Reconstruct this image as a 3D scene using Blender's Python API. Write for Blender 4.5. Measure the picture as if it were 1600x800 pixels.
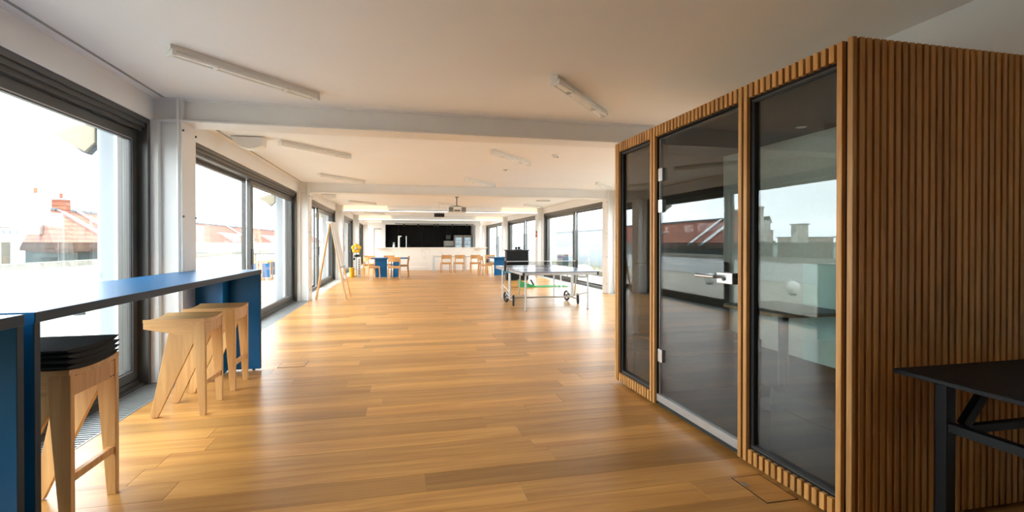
import bpy, bmesh, math, random
from mathutils import Vector, Matrix
random.seed(7)
PI = math.pi
S = bpy.context.scene
COL = S.collection
for o in list(bpy.data.objects):
    bpy.data.objects.remove(o)

# ------------------------------------------------------------------ camera
F_PX, YAW, PITCH, CY = 771.8, 0.2218, -0.0062, 384.5
EYE = 1.30
cam = bpy.data.cameras.new('camera')
cam.sensor_width = 36.0
cam.lens = 36.0 * F_PX / 1600.0
cam.shift_y = -(400.0 - CY) / 1600.0
cam.clip_start, cam.clip_end = 0.05, 1000
cam_o = bpy.data.objects.new('camera', cam)
COL.objects.link(cam_o)
cam_o.location = (0, 0, EYE)
cam_o.rotation_euler = (PI / 2 + PITCH, 0, -YAW)
S.camera = cam_o

# ------------------------------------------------------------------ world: bright overcast sky
SKY_STRENGTH = 5.2
w = bpy.data.worlds.new('sky')
S.world = w
w.use_nodes = True
wn, wl = w.node_tree.nodes, w.node_tree.links
wn.clear()
w_out = wn.new('ShaderNodeOutputWorld')
w_bg = wn.new('ShaderNodeBackground')
w_tc = wn.new('ShaderNodeTexCoord')
w_mp = wn.new('ShaderNodeMapping')
w_mp.inputs['Scale'].default_value = (1.0, 1.0, 3.2)
w_nz = wn.new('ShaderNodeTexNoise')
w_nz.inputs['Scale'].default_value = 2.6
w_nz.inputs['Detail'].default_value = 6
w_rp = wn.new('ShaderNodeValToRGB')
w_rp.color_ramp.elements[0].position = 0.30
w_rp.color_ramp.elements[0].color = (0.73, 0.83, 0.91, 1)
w_rp.color_ramp.elements[1].position = 0.72
w_rp.color_ramp.elements[1].color = (0.96, 1.0, 1.03, 1)
wl.new(w_tc.outputs['Generated'], w_mp.inputs['Vector'])
wl.new(w_mp.outputs['Vector'], w_nz.inputs['Vector'])
wl.new(w_nz.outputs['Fac'], w_rp.inputs['Fac'])
wl.new(w_rp.outputs['Color'], w_bg.inputs['Color'])
w_bg.inputs['Strength'].default_value = SKY_STRENGTH
wl.new(w_bg.outputs['Background'], w_out.inputs['Surface'])

# ------------------------------------------------------------------ colour management
S.view_settings.view_transform = 'Standard'
S.view_settings.look = 'None'
S.view_settings.gamma = 1.0
S.view_settings.exposure = 1.30
S.view_settings.use_curve_mapping = False

# light keeps bouncing in the white room; panes in a row stay clear
S.cycles.max_bounces = 14
S.cycles.diffuse_bounces = 8
S.cycles.transparent_max_bounces = 24

# ------------------------------------------------------------------ materials
def srgb(r, g, b):
    f = lambda c: (c / 255) / 12.92 if c / 255 <= 0.04045 else ((c / 255 + 0.055) / 1.055) ** 2.4
    return (f(r), f(g), f(b), 1.0)

def base_mat(name):
    m = bpy.data.materials.new(name)
    m.use_nodes = True
    nt = m.node_tree
    return m, nt, nt.nodes['Principled BSDF'], nt.nodes['Material Output']

def paint(name, col, rough=0.6, metal=0.0, var=0.06, scale=6.0, bump=0.0, bscale=120.0, coat=0.0, spec=0.5):
    m, nt, b, out = base_mat(name)
    n, l = nt.nodes, nt.links
    g = n.new('ShaderNodeNewGeometry')
    nz = n.new('ShaderNodeTexNoise')
    nz.inputs['Scale'].default_value = scale
    nz.inputs['Detail'].default_value = 4
    l.new(g.outputs['Position'], nz.inputs['Vector'])
    rp = n.new('ShaderNodeValToRGB')
    rp.color_ramp.elements[0].position = 0.3
    rp.color_ramp.elements[1].position = 0.7
    rp.color_ramp.elements[0].color = tuple(c * (1 - var) for c in col[:3]) + (1,)
    rp.color_ramp.elements[1].color = tuple(min(1, c * (1 + var)) for c in col[:3]) + (1,)
    l.new(nz.outputs['Fac'], rp.inputs['Fac'])
    l.new(rp.outputs['Color'], b.inputs['Base Color'])
    b.inputs['Roughness'].default_value = rough
    b.inputs['Metallic'].default_value = metal
    b.inputs['Coat Weight'].default_value = coat
    b.inputs['Specular IOR Level'].default_value = spec
    if bump:
        n2 = n.new('ShaderNodeTexNoise')
        n2.inputs['Scale'].default_value = bscale
        l.new(g.outputs['Position'], n2.inputs['Vector'])
        bp = n.new('ShaderNodeBump')
        bp.inputs['Strength'].default_value = bump
        bp.inputs['Distance'].default_value = 0.004
        l.new(n2.outputs['Fac'], bp.inputs['Height'])
        l.new(bp.outputs['Normal'], b.inputs['Normal'])
    return m

def wood(name, dark, light, axis=2, rough=0.45, fine=1.0, tone=0.22, attr=None, coat=0.0, spec=0.5):
    """timber: grain stretched along one axis, tone differing from piece to piece"""
    m, nt, b, out = base_mat(name)
    n, l = nt.nodes, nt.links
    tc = n.new('ShaderNodeTexCoord')
    oi = n.new('ShaderNodeObjectInfo')
    add = n.new('ShaderNodeVectorMath'); add.operation = 'ADD'
    mul = n.new('ShaderNodeVectorMath'); mul.operation = 'SCALE'
    cmb = n.new('ShaderNodeCombineXYZ')
    if attr:
        at = n.new('ShaderNodeAttribute'); at.attribute_name = attr
        rnd = at.outputs['Fac']
    else:
        rnd = oi.outputs['Random']
    for i in range(3):
        l.new(rnd, cmb.inputs[i])
    l.new(cmb.outputs[0], mul.inputs[0]); mul.inputs['Scale'].default_value = 17.3
    l.new(tc.outputs['Object'], add.inputs[0]); l.new(mul.outputs[0], add.inputs[1])
    mp = n.new('ShaderNodeMapping')
    sc = [22.0 * fine] * 3
    sc[axis] = 1.3 * fine
    mp.inputs['Scale'].default_value = sc
    l.new(add.outputs[0], mp.inputs['Vector'])
    nz = n.new('ShaderNodeTexNoise')
    nz.inputs['Scale'].default_value = 1.0
    nz.inputs['Detail'].default_value = 7
    nz.inputs['Roughness'].default_value = 0.62
    nz.inputs['Distortion'].default_value = 0.9
    l.new(mp.outputs[0], nz.inputs['Vector'])
    rp = n.new('ShaderNodeValToRGB')
    rp.color_ramp.elements[0].position = 0.28
    rp.color_ramp.elements[1].position = 0.66
    rp.color_ramp.elements[0].color = dark
    rp.color_ramp.elements[1].color = light
    l.new(nz.outputs['Fac'], rp.inputs['Fac'])
    mr = n.new('ShaderNodeMapRange')
    mr.inputs['To Min'].default_value = 1 - tone
    mr.inputs['To Max'].default_value = 1 + tone * 0.8
    l.new(rnd, mr.inputs['Value'])
    sm = n.new('ShaderNodeVectorMath'); sm.operation = 'SCALE'
    l.new(rp.outputs['Color'], sm.inputs[0]); l.new(mr.outputs[0], sm.inputs['Scale'])
    l.new(sm.outputs[0], b.inputs['Base Color'])
    b.inputs['Roughness'].default_value = rough
    b.inputs['Coat Weight'].default_value = coat
    b.inputs['Coat Roughness'].default_value = 0.25
    b.inputs['Specular IOR Level'].default_value = spec
    bp = n.new('ShaderNodeBump')
    bp.inputs['Strength'].default_value = 0.12
    bp.inputs['Distance'].default_value = 0.002
    l.new(nz.outputs['Fac'], bp.inputs['Height'])
    l.new(bp.outputs['Normal'], b.inputs['Normal'])
    return m

def emit(name, col, strength):
    m, nt, b, out = base_mat(name)
    b.inputs['Base Color'].default_value = col
    b.inputs['Emission Color'].default_value = col
    b.inputs['Emission Strength'].default_value = strength
    return m

def pane_mat(name, tint, ior=1.5, rough=0.0):
    """thin sheet of glass: see-through with mirror reflection by Fresnel"""
    m = bpy.data.materials.new(name)
    m.use_nodes = True
    n, l = m.node_tree.nodes, m.node_tree.links
    n.clear()
    out = n.new('ShaderNodeOutputMaterial')
    t = n.new('ShaderNodeBsdfTransparent'); t.inputs['Color'].default_value = tint
    g = n.new('ShaderNodeBsdfGlossy'); g.inputs['Roughness'].default_value = rough
    fr = n.new('ShaderNodeFresnel')
    ge = n.new('ShaderNodeNewGeometry')
    mi = n.new('ShaderNodeMapRange')
    mi.inputs['To Min'].default_value = ior; mi.inputs['To Max'].default_value = 1.0 / ior
    l.new(ge.outputs['Backfacing'], mi.inputs['Value']); l.new(mi.outputs[0], fr.inputs['IOR'])
    mx = n.new('ShaderNodeMixShader')
    l.new(fr.outputs[0], mx.inputs['Fac'])
    l.new(t.outputs[0], mx.inputs[1]); l.new(g.outputs[0], mx.inputs[2])
    l.new(mx.outputs[0], out.inputs['Surface'])
    return m

M = {}
M['white'] = paint('white_wall_paint', srgb(234, 234, 232), 0.7, var=0.015, scale=1.5, bump=0.05)
M['ceiling'] = paint('ceiling_paint', srgb(240, 240, 240), 0.75, var=0.012, scale=1.0, bump=0.04)
M['rear'] = paint('dark_brown_panel', srgb(62, 54, 46), 0.7)
M['pier'] = paint('pale_grey_render', srgb(142, 147, 152), 0.85, var=0.02, scale=1.0)
M['garden_wall'] = paint('pale_garden_render', srgb(152, 157, 160), 0.85, var=0.05, scale=0.7)
M['flood_cream'] = paint('cream_enamel', srgb(150, 142, 122), 0.6)
M['coping'] = paint('mottled_coping', srgb(128, 124, 114), 0.85, var=0.3, scale=5)
M['steel_white'] = paint('white_painted_steel', srgb(232, 230, 226), 0.45, var=0.02, scale=3)
M['bronze'] = paint('dark_bronze_aluminium', srgb(88, 86, 82), 0.36, 0.35, var=0.05, scale=2)
M['bronze_dark'] = paint('black_gasket', srgb(30, 30, 31), 0.5)
M['alu'] = paint('brushed_aluminium', srgb(190, 190, 188), 0.32, 0.85, var=0.04)
M['grey_metal'] = paint('grey_grille_metal', srgb(150, 150, 148), 0.42, 0.5, var=0.06)
M['chrome'] = paint('satin_steel', srgb(205, 205, 203), 0.25, 0.9, var=0.02)
M['blue'] = paint('blue_laminate', srgb(10, 94, 144), 0.36, var=0.04, scale=2, spec=0.35)
M['blue_edge'] = paint('dark_blue_edge', srgb(22, 34, 46), 0.5, spec=0.25)
M['black'] = paint('black_paint', srgb(20, 20, 21), 0.5)
M['black_gloss'] = paint('black_gloss', srgb(10, 10, 11), 0.2)
M['desk_black'] = paint('black_desk_laminate', srgb(15, 16, 18), 0.5, spec=0.25)
M['steel_black'] = paint('black_powder_coated_steel', srgb(10, 12, 15), 0.45, spec=0.3)
M['felt'] = paint('charcoal_felt', srgb(34, 35, 37), 0.95, var=0.15, scale=60, bump=0.5, bscale=300)
M['pod_felt'] = paint('dark_grey_felt', srgb(46, 50, 49), 0.95, var=0.1, scale=40, bump=0.3, bscale=250)
M['pod_ceiling'] = paint('blackish_felt', srgb(34, 38, 40), 0.95, var=0.1, scale=40)
M['pod_wall'] = paint('pale_grey_felt', srgb(120, 122, 116), 0.95, var=0.08, scale=40)
M['pod_pale'] = paint('pale_felt', srgb(202, 202, 192), 0.95, var=0.05, scale=40)
M['bounce_ply'] = paint('pale_bounce_plywood', srgb(232, 214, 182), 0.6, var=0.05, scale=3)  # pale tone for the added booth top that bounces light
M['mint'] = paint('pale_mint_board', srgb(190, 214, 206), 0.5)
M['oak_floor'] = wood('oak_floorboard', srgb(166, 112, 54), srgb(206, 152, 84), 0, 0.32, 0.55, 0.28, attr='tone', coat=0.0, spec=0.28)
M['oak_slat'] = wood('oak_slat', srgb(172, 116, 54), srgb(212, 158, 90), 2, 0.5, 1.0, 0.16)
M['oak_stool'] = wood('light_oak', srgb(184, 132, 74), srgb(216, 168, 106), 2, 0.45, 0.8, 0.08)
M['oak_seat'] = wood('light_oak_seat', srgb(184, 132, 74), srgb(216, 168, 106), 0, 0.45, 0.8, 0.08)
M['oak_chair'] = wood('oak_chair', srgb(186, 130, 72), srgb(216, 164, 104), 2, 0.45, 1.0, 0.08)
M['slat_back'] = paint('black_slat_backing', srgb(22, 18, 14), 0.9)
M['subfloor'] = paint('dark_joint', srgb(62, 42, 24), 0.9)
M['glass'] = pane_mat('window_glass', (0.93, 0.95, 0.95, 1))
M['pod_glass'] = pane_mat('booth_glass', (0.86, 0.89, 0.87, 1), 1.58)
M['rail_glass'] = pane_mat('balustrade_glass', (0.45, 0.50, 0.48, 1))
M['led'] = emit('led_strip', (1.0, 0.93, 0.82, 1), 1.6)
M['web_glow'] = emit('painted_web_glow', srgb(255, 228, 192), 0.30)  # uplight on the beam web, put in as a faint warm emission
M['tube'] = paint('fluorescent_tube', srgb(246, 244, 238), 0.25)
M['fixture'] = paint('white_enamel', srgb(226, 224, 218), 0.35, var=0.02)
M['plastic_white'] = paint('white_plastic', srgb(232, 230, 224), 0.4, var=0.02)
M['marble'] = None
M['table_blue'] = paint('table_tennis_blue', srgb(92, 106, 134), 0.2, var=0.03, spec=0.8)
M['line_white'] = paint('white_line', srgb(236, 236, 234), 0.35)
M['net'] = pane_mat('net_mesh', (0.80, 0.80, 0.80, 1), 1.05, 0.6)
M['cyan'] = paint('cyan_plastic', srgb(60, 150, 170), 0.4)
M['rubber'] = paint('black_rubber', srgb(22, 22, 23), 0.6)
M['green'] = paint('green_turf', srgb(60, 150, 92), 0.7, var=0.12, scale=40)
M['yellow'] = paint('yellow_plastic', srgb(236, 180, 26), 0.45, var=0.05)
M['red'] = paint('red_plastic', srgb(196, 40, 30), 0.45)
M['concrete'] = paint('weathered_concrete', srgb(176, 172, 162), 0.85, var=0.15, scale=3, bump=0.2)
M['render_white'] = paint('white_render', srgb(214, 216, 216), 0.85, var=0.03, scale=1.0)
M['deck'] = wood('weathered_deck_board', srgb(128, 120, 108), srgb(172, 164, 150), 1, 0.8, 0.6, 0.15)
M['city_wall'] = paint('pale_city_render', srgb(170, 164, 152), 0.9, var=0.08, scale=0.2)
M['city_pink'] = paint('pinkish_city_render', srgb(170, 140, 122), 0.9, var=0.08, scale=0.2)
M['city_ground'] = paint('distant_ground', srgb(96, 98, 92), 0.95, var=0.2, scale=0.05)
M['slate'] = paint('grey_slate', srgb(84, 90, 94), 0.7, var=0.1)
M['canvas'] = paint('off_white_canvas', srgb(216, 214, 206), 0.9, var=0.04, scale=8)
M['board_white'] = paint('board_white', srgb(226, 218, 210), 0.45, var=0.01)
M['dry_grass'] = paint('dry_grass', srgb(150, 142, 96), 0.9, var=0.25, scale=20)
M['soil'] = paint('planter_soil', srgb(120, 112, 98), 0.95, var=0.25, scale=25)
M['kitchen_black'] = paint('black_kitchen_front', srgb(8, 9, 10), 0.4, var=0.05, spec=0.2)
M['appliance'] = paint('stainless_appliance', srgb(176, 174, 168), 0.4, 0.4, var=0.05)
M['screen'] = emit('lit_display', srgb(150, 170, 180), 0.5)
M['walnut_edge'] = wood('booth_table_edge', srgb(130, 100, 66), srgb(160, 124, 84), 0)
M['table_grey'] = paint('grey_linoleum', srgb(112, 108, 100), 0.5)

def marble_mat():
    m, nt, b, out = base_mat('white_marble')
    n, l = nt.nodes, nt.links
    g = n.new('ShaderNodeNewGeometry')
    mp = n.new('ShaderNodeMapping'); mp.inputs['Rotation'].default_value = (0, 0.6, 0)
    l.new(g.outputs['Position'], mp.inputs['Vector'])
    wv = n.new('ShaderNodeTexNoise'); wv.inputs['Scale'].default_value = 0.8
    wv.inputs['Detail'].default_value = 5; wv.inputs['Distortion'].default_value = 1.2
    l.new(mp.outputs[0], wv.inputs['Vector'])
    rp = n.new('ShaderNodeValToRGB')
    e = rp.color_ramp.elements
    e[0].position = 0.485; e[0].color = srgb(236, 231, 222)
    e[1].position = 0.515; e[1].color = srgb(236, 231, 222)
    k = e.new(0.50); k.color = srgb(222, 216, 207)
    l.new(wv.outputs['Fac'], rp.inputs['Fac'])
    l.new(rp.outputs['Color'], b.inputs['Base Color'])
    b.inputs['Roughness'].default_value = 0.35
    return m
M['marble'] = marble_mat()

def tile_mat():
    m, nt, b, out = base_mat('red_roof_tiles')
    n, l = nt.nodes, nt.links
    tc = n.new('ShaderNodeTexCoord')
    br = n.new('ShaderNodeTexBrick')
    br.inputs['Scale'].default_value = 1.0
    br.inputs['Brick Width'].default_value = 0.26
    br.inputs['Row Height'].default_value = 0.16
    br.inputs['Mortar Size'].default_value = 0.018
    br.inputs['Color1'].default_value = srgb(150, 84, 58)
    br.inputs['Color2'].default_value = srgb(126, 66, 46)
    br.inputs['Mortar'].default_value = srgb(84, 46, 36)
    mp = n.new('ShaderNodeMapping'); mp.inputs['Rotation'].default_value = (PI / 2, 0, PI / 2)
    l.new(tc.outputs['Object'], mp.inputs['Vector'])
    sx = n.new('ShaderNodeSeparateXYZ'); cx = n.new('ShaderNodeCombineXYZ')
    l.new(tc.outputs['Object'], sx.inputs[0])
    l.new(sx.outputs['Y'], cx.inputs['X']); l.new(sx.outputs['Z'], cx.inputs['Y'])
    l.new(cx.outputs[0], br.inputs['Vector'])
    l.new(br.outputs['Color'], b.inputs['Base Color'])
    b.inputs['Roughness'].default_value = 0.9
    return m
M['tiles'] = tile_mat()

def poster_mat():
    m, nt, b, out = base_mat('colourful_print')
    n, l = nt.nodes, nt.links
    tc = n.new('ShaderNodeTexCoord')
    vo = n.new('ShaderNodeTexVoronoi'); vo.inputs['Scale'].default_value = 9
    l.new(tc.outputs['Object'], vo.inputs['Vector'])
    hs = n.new('ShaderNodeMixRGB'); hs.blend_type = 'MIX'; hs.inputs['Fac'].default_value = 0.6
    l.new(vo.outputs['Color'], hs.inputs['Color1']); hs.inputs['Color2'].default_value = srgb(40, 40, 56)
    dk = n.new('ShaderNodeVectorMath'); dk.operation = 'SCALE'; dk.inputs['Scale'].default_value = 0.22
    l.new(hs.outputs[0], dk.inputs[0]); l.new(dk.outputs[0], b.inputs['Base Color'])
    b.inputs['Roughness'].default_value = 0.5
    return m
M['poster'] = poster_mat()

# ------------------------------------------------------------------ mesh helpers
class MB:
    def __init__(s):
        s.v, s.f = [], []
    def add(s, vs, fs):
        k = len(s.v)
        s.v += [tuple(p) for p in vs]
        s.f += [tuple(i + k for i in f) for f in fs]
        return s
    def box(s, x0, x1, y0, y1, z0, z1):
        vs = [(x0, y0, z0), (x1, y0, z0), (x1, y1, z0), (x0, y1, z0), (x0, y0, z1), (x1, y0, z1), (x1, y1, z1), (x0, y1, z1)]
        return s.add(vs, [(0, 3, 2, 1), (4, 5, 6, 7), (0, 1, 5, 4), (1, 2, 6, 5), (2, 3, 7, 6), (3, 0, 4, 7)])
    def obox(s, c, size, rot):
        hx, hy, hz = size[0] / 2, size[1] / 2, size[2] / 2
        b = MB().box(-hx, hx, -hy, hy, -hz, hz)
        c = Vector(c)
        return s.add([rot @ Vector(p) + c for p in b.v], b.f)
    def prism(s, poly, axis, a, b):
        """extrude a 2-D outline along an axis; outline lies in the other two axes in order"""
        n = len(poly)
        def put(p, t):
            if axis == 'x': return (t, p[0], p[1])
            if axis == 'y': return (p[0], t, p[1])
            return (p[0], p[1], t)
        vs = [put(p, a) for p in poly] + [put(p, b) for p in poly]
        fs = [tuple(range(n)), tuple(range(2 * n - 1, n - 1, -1))]
        fs += [(i, i + n, (i + 1) % n + n, (i + 1) % n) for i in range(n)]
        return s.add(vs, fs)
    def cyl(s, p0, p1, r, n=12, r2=None):
        p0, p1 = Vector(p0), Vector(p1)
        r2 = r if r2 is None else r2
        d = (p1 - p0).normalized()
        u = d.orthogonal().normalized(); w_ = d.cross(u)
        vs = []
        for p, q in ((p0, r), (p1, r2)):
            vs += [p + (u * math.cos(2 * PI * i / n) + w_ * math.sin(2 * PI * i / n)) * q for i in range(n)]
        fs = [tuple(range(n - 1, -1, -1)), tuple(range(n, 2 * n))]
        fs += [(i, (i + 1) % n, (i + 1) % n + n, i + n) for i in range(n)]
        return s.add(vs, fs)
    def tube(s, pts, r, n=8):
        for a, b in zip(pts[:-1], pts[1:]):
            s.cyl(a, b, r, n)
        for p in pts[1:-1]:
            s.ball(p, r, 8, 5)
        return s
    def ball(s, c, r, n=16, m=10, sc=(1, 1, 1)):
        c = Vector(c)
        vs = [(c.x, c.y, c.z + r * sc[2])]
        for j in range(1, m):
            t = PI * j / m
            for i in range(n):
                a = 2 * PI * i / n
                vs.append((c.x + r * sc[0] * math.sin(t) * math.cos(a), c.y + r * sc[1] * math.sin(t) * math.sin(a), c.z + r * sc[2] * math.cos(t)))
        vs.append((c.x, c.y, c.z - r * sc[2]))
        fs = [(0, 1 + i, 1 + (i + 1) % n) for i in range(n)]
        for j in range(m - 2):
            for i in range(n):
                a, b = 1 + j * n + i, 1 + j * n + (i + 1) % n
                fs.append((a, a + n, b + n, b))
        k = len(vs) - 1; q = 1 + (m - 2) * n
        fs += [(k, q + (i + 1) % n, q + i) for i in range(n)]
        return s.add(vs, fs)
    def ring(s, c, axis, R, r, n=28, m=8):
        c = Vector(c); ax = Vector(axis).normalized()
        u = ax.orthogonal().normalized(); w_ = ax.cross(u)
        vs, fs = [], []
        for i in range(n):
            a = 2 * PI * i / n
            d = u * math.cos(a) + w_ * math.sin(a)
            for j in range(m):
                b = 2 * PI * j / m
                vs.append(c + d * (R + r * math.cos(b)) + ax * (r * math.sin(b)))
        for i in range(n):
            for j in range(m):
                fs.append((i * m + j, ((i + 1) % n) * m + j, ((i + 1) % n) * m + (j + 1) % m, i * m + (j + 1) % m))
        return s.add(vs, fs)
    def lathe(s, prof, c=(0, 0, 0), n=20):
        vs, fs = [], []
        for r, z in prof:
            for i in range(n):
                a = 2 * PI * i / n
                vs.append((c[0] + r * math.cos(a), c[1] + r * math.sin(a), c[2] + z))
        for j in range(len(prof) - 1):
            for i in range(n):
                fs.append((j * n + i, j * n + (i + 1) % n, (j + 1) * n + (i + 1) % n, (j + 1) * n + i))
        fs.append(tuple(range(n - 1, -1, -1)))
        fs.append(tuple(range((len(prof) - 1) * n, len(prof) * n)))
        return s.add(vs, fs)
    def mesh(s, name, mat, bevel=0.0, smooth=False, seg=1):
        me = bpy.data.meshes.new(name)
        me.from_pydata(s.v, [], s.f)
        bm = bmesh.new(); bm.from_mesh(me)
        bmesh.ops.recalc_face_normals(bm, faces=bm.faces)
        if bevel:
            bmesh.ops.bevel(bm, geom=list(bm.edges), offset=bevel, segments=seg, profile=0.5, affect='EDGES', clamp_overlap=True)
        bm.to_mesh(me); bm.free()
        if smooth:
            me.shade_smooth()
            me.set_sharp_from_angle(angle=math.radians(40))
        me.materials.append(mat)
        return me
    def build(s, name, mat, parent=None, bevel=0.0, smooth=False, seg=1):
        return link(name, s.mesh(name, mat, bevel, smooth, seg), parent)

def link(name, me, parent=None):
    o = bpy.data.objects.new(name, me)
    COL.objects.link(o)
    o.parent = parent
    return o

def thing(name, label, cat, loc=(0, 0, 0), rz=0.0, group=None):
    o = bpy.data.objects.new(name, None)
    COL.objects.link(o)
    o.empty_display_size = 0.1
    o.location = loc
    o.rotation_euler = (0, 0, rz)
    return tag(o, label, cat, group)

def tag(o, label, cat, group=None):
    o['label'] = label
    o['category'] = cat
    if group: o['group'] = group
    return o

def struct(o, label=None):
    o['kind'] = 'structure'
    if label: o['label'] = label
    return o

def root_struct(name, loc=(0, 0, 0), label=None):
    o = bpy.data.objects.new(name, None)
    COL.objects.link(o)
    o.location = loc
    return struct(o, label)

def dup(root, loc, rz, label):
    r = root.copy(); COL.objects.link(r)
    r.location = loc; r.rotation_euler = (0, 0, rz); r['label'] = label
    for ch in list(root.children):
        c = ch.copy(); COL.objects.link(c); c.parent = r
        for g in list(ch.children):
            d = g.copy(); COL.objects.link(d); d.parent = c
    return r

B = lambda *a: MB().box(*a)

# ------------------------------------------------------------------ room dimensions
XL, XR = -2.25, 5.43            # plaster planes over the windows
ZC = 2.66                       # ceiling
ZW = 2.44                       # window head
Y0, YE = -2.6, 34.0
COLS = [5.37, 12.0, 18.65, 25.3, 31.95]
CW = 0.16                       # half width of a steel flange
XPW = 3.14                      # plain wall behind the booth
YPW = 4.40

# ------------------------------------------------------------------ floor with separate oak boards
floor = struct(B(-2.5, 5.7, Y0, YE, -0.12, -0.022).build('floor', M['subfloor']), 'oak plank floor running across the whole room')
PITCH_P = 0.206
far_v, far_f, far_t = [], [], []
rng = random.Random(11)
count = 0
def plank_mesh(x0, x1, y0, y1, tone):
    g = 0.0005
    x0 += g; x1 -= g; y0 += g; y1 -= g
    b = MB()
    c = 0.0010
    b.add([(x0, y0, -0.02), (x1, y0, -0.02), (x1, y1, -0.02), (x0, y1, -0.02),
           (x0, y0, -c), (x1, y0, -c), (x1, y1, -c), (x0, y1, -c),
           (x0 + c, y0 + c, 0), (x1 - c, y0 + c, 0), (x1 - c, y1 - c, 0), (x0 + c, y1 - c, 0)],
          [(8, 9, 10, 11), (0, 1, 5, 4), (1, 2, 6, 5), (2, 3, 7, 6), (3, 0, 4, 7), (4, 5, 9, 8), (5, 6, 10, 9), (6, 7, 11, 10), (7, 4, 8, 11)])
    return b
row = 0
y = 0.55
XFL, XFR = -2.0, 5.18
fb = MB(); fb_t = []
while y < YE - 0.05:
    x = XFL
    first = True
    y1 = y + PITCH_P
    while x < XFR - 0.01:
        L = rng.uniform(1.5, 2.3)
        if first: L = rng.uniform(0.5, 2.2); first = False
        x1 = min(x + L, XFR)
        if XFR - x1 < 0.35: x1 = XFR
        tone = min(1, max(0, rng.gauss(0.5, 0.27)))
        b = plank_mesh(x, x1, y, y1, tone)
        # boards hidden under the booth or behind the plain wall are not laid
        hidden = (x > XPW and y1 < YPW) or (x > 2.05 and 1.95 < y and y1 < 4.2) or (x > 2.2 and y1 < 1.3)
        if not hidden:
            if count < 285:
                me = b.mesh('floorboard', M['oak_floor'])
                at = me.attributes.new('tone', 'FLOAT', 'POINT')
                at.data.foreach_set('value', [tone] * len(me.vertices))
                link('floorboard', me, floor)
                count += 1
            else:
                fb.add(b.v, b.f); fb_t += [tone] * len(b.v)
        x = x1
    y = y1
YFAR = y
me = fb.mesh('distant_floorboards', M['oak_floor'])
at = me.attributes.new('tone', 'FLOAT', 'POINT')
if len(me.vertices) == len(fb_t):
    at.data.foreach_set('value', fb_t)
o = link('distant_floorboards', me, floor); o['kind'] = 'stuff'
# boards behind the camera
o = B(XFL, XPW, Y0, 0.55, -0.02, 0).mesh('rear_floorboards', M['oak_floor'])
at = o.attributes.new('tone', 'FLOAT', 'POINT'); at.data.foreach_set('value', [0.5] * len(o.vertices))
o = link('rear_floorboards', o, floor); o['kind'] = 'stuff'
# stone strip under the windows
B(-2.5, XFL, 12.2, YE, -0.02, -0.001).build('stone_strip', M['concrete'], floor)
B(XFR, 5.7, YPW, YE, -0.02, -0.001).build('stone_strip', M['concrete'], floor)
# recessed service hatches in the boards
for (hx0, hx1, hy0, hy1) in ((1.785, 1.96, 2.12, 2.385), (-1.25, -0.99, 5.545, 5.78)):
    h = MB().box(hx0, hx1, hy0, hy1, -0.004, 0.0022).mesh('floor_hatch', M['oak_floor'])
    at = h.attributes.new('tone', 'FLOAT', 'POINT'); at.data.foreach_set('value', [0.62] * len(h.vertices))
    ho = link('floor_hatch', h, floor)
    fr = MB()
    t = 0.0035
    fr.box(hx0 - t, hx0, hy0 - t, hy1 + t, -0.004, 0.0028).box(hx1, hx1 + t, hy0 - t, hy1 + t, -0.004, 0.0028)
    fr.box(hx0, hx1, hy0 - t, hy0, -0.004, 0.0028).box(hx0, hx1, hy1, hy1 + t, -0.004, 0.0028)
    fr.build('hatch_frame', M['bronze_dark'], ho)
    gx = hx1 - 0.035 if hx0 < 0 else hx0 + 0.012
    B(gx, gx + 0.02, hy1 - 0.10, hy1 - 0.05, 0.0022, 0.0035).build('finger_plate', M['grey_metal'], ho)

# floor grille along the window
gr = root_struct('floor_grille', (0, 0, 0), 'grey metal convector grille set in the floor under the windows')
gr['category'] = 'grille'
gb = MB()
yy = 0.2
while yy < 12.18:
    gb.box(-2.265, -2.012, yy, yy + 0.02, -0.016, 0.001)
    yy += 0.042
o = gb.build('grille_bars', M['grey_metal'], gr); o['kind'] = 'stuff'
MB().box(-2.012, -2.0, 0.0, 12.2, -0.018, 0.003).box(-2.28, -2.265, 0.0, 12.2, -0.018, 0.003).box(-2.15, -2.14, 0, 12.2, -0.02, -0.012).build('grille_frame', M['grey_metal'], gr)
B(-2.28, -2.0, 0.0, 12.2, -0.0217, -0.0185).build('grille_well', M['bronze_dark'], gr)

# ------------------------------------------------------------------ ceiling, walls
ceil = struct(B(-2.55, 5.75, Y0 - .1, YE + .1, ZC, ZC + 0.2).build('ceiling', M['ceiling']), 'white plaster ceiling over the whole room')
# narrow shadow slot beside the window wall
for (a, b) in ((Y0, COLS[0] - CW), (COLS[0] + CW, COLS[1] - CW), (COLS[1] + CW, COLS[2] - CW), (COLS[2] + CW, COLS[3] - CW)):
    for x in (-2.165, -2.150):
        B(x, x + 0.005, a, b, ZC - 0.003, ZC + 0.001).build('ceiling_slot', M['pod_wall'], ceil)
lw = struct(B(-2.55, XL, Y0, YE, ZW, ZC).build('wall_left', M['white']), 'white plaster lintel wall over the left windows')
rw = struct(B(XR, 5.75, YPW, YE, ZW, ZC).build('wall_right', M['white']), 'white plaster lintel wall over the right windows')
for c in COLS:
    B(-2.55, XL, c - 0.17, c + 0.17, 0, ZW).build('pier', M['white'], lw)
    B(XR, 5.75, c - 0.17, c + 0.17, 0, ZW).build('pier', M['white'], rw)
B(-2.55, XL, Y0, 1.0, 0, ZW).build('pier', M['white'], lw)
struct(B(XPW, XPW + 0.15, Y0, YPW, 0, ZC).build('wall_core', M['white']), 'plain white wall behind the slatted booth')
struct(B(XPW, 5.75, YPW, YPW + 0.15, 0, ZC).build('wall_core_return', M['white']), 'white return wall beyond the slatted booth')
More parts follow.
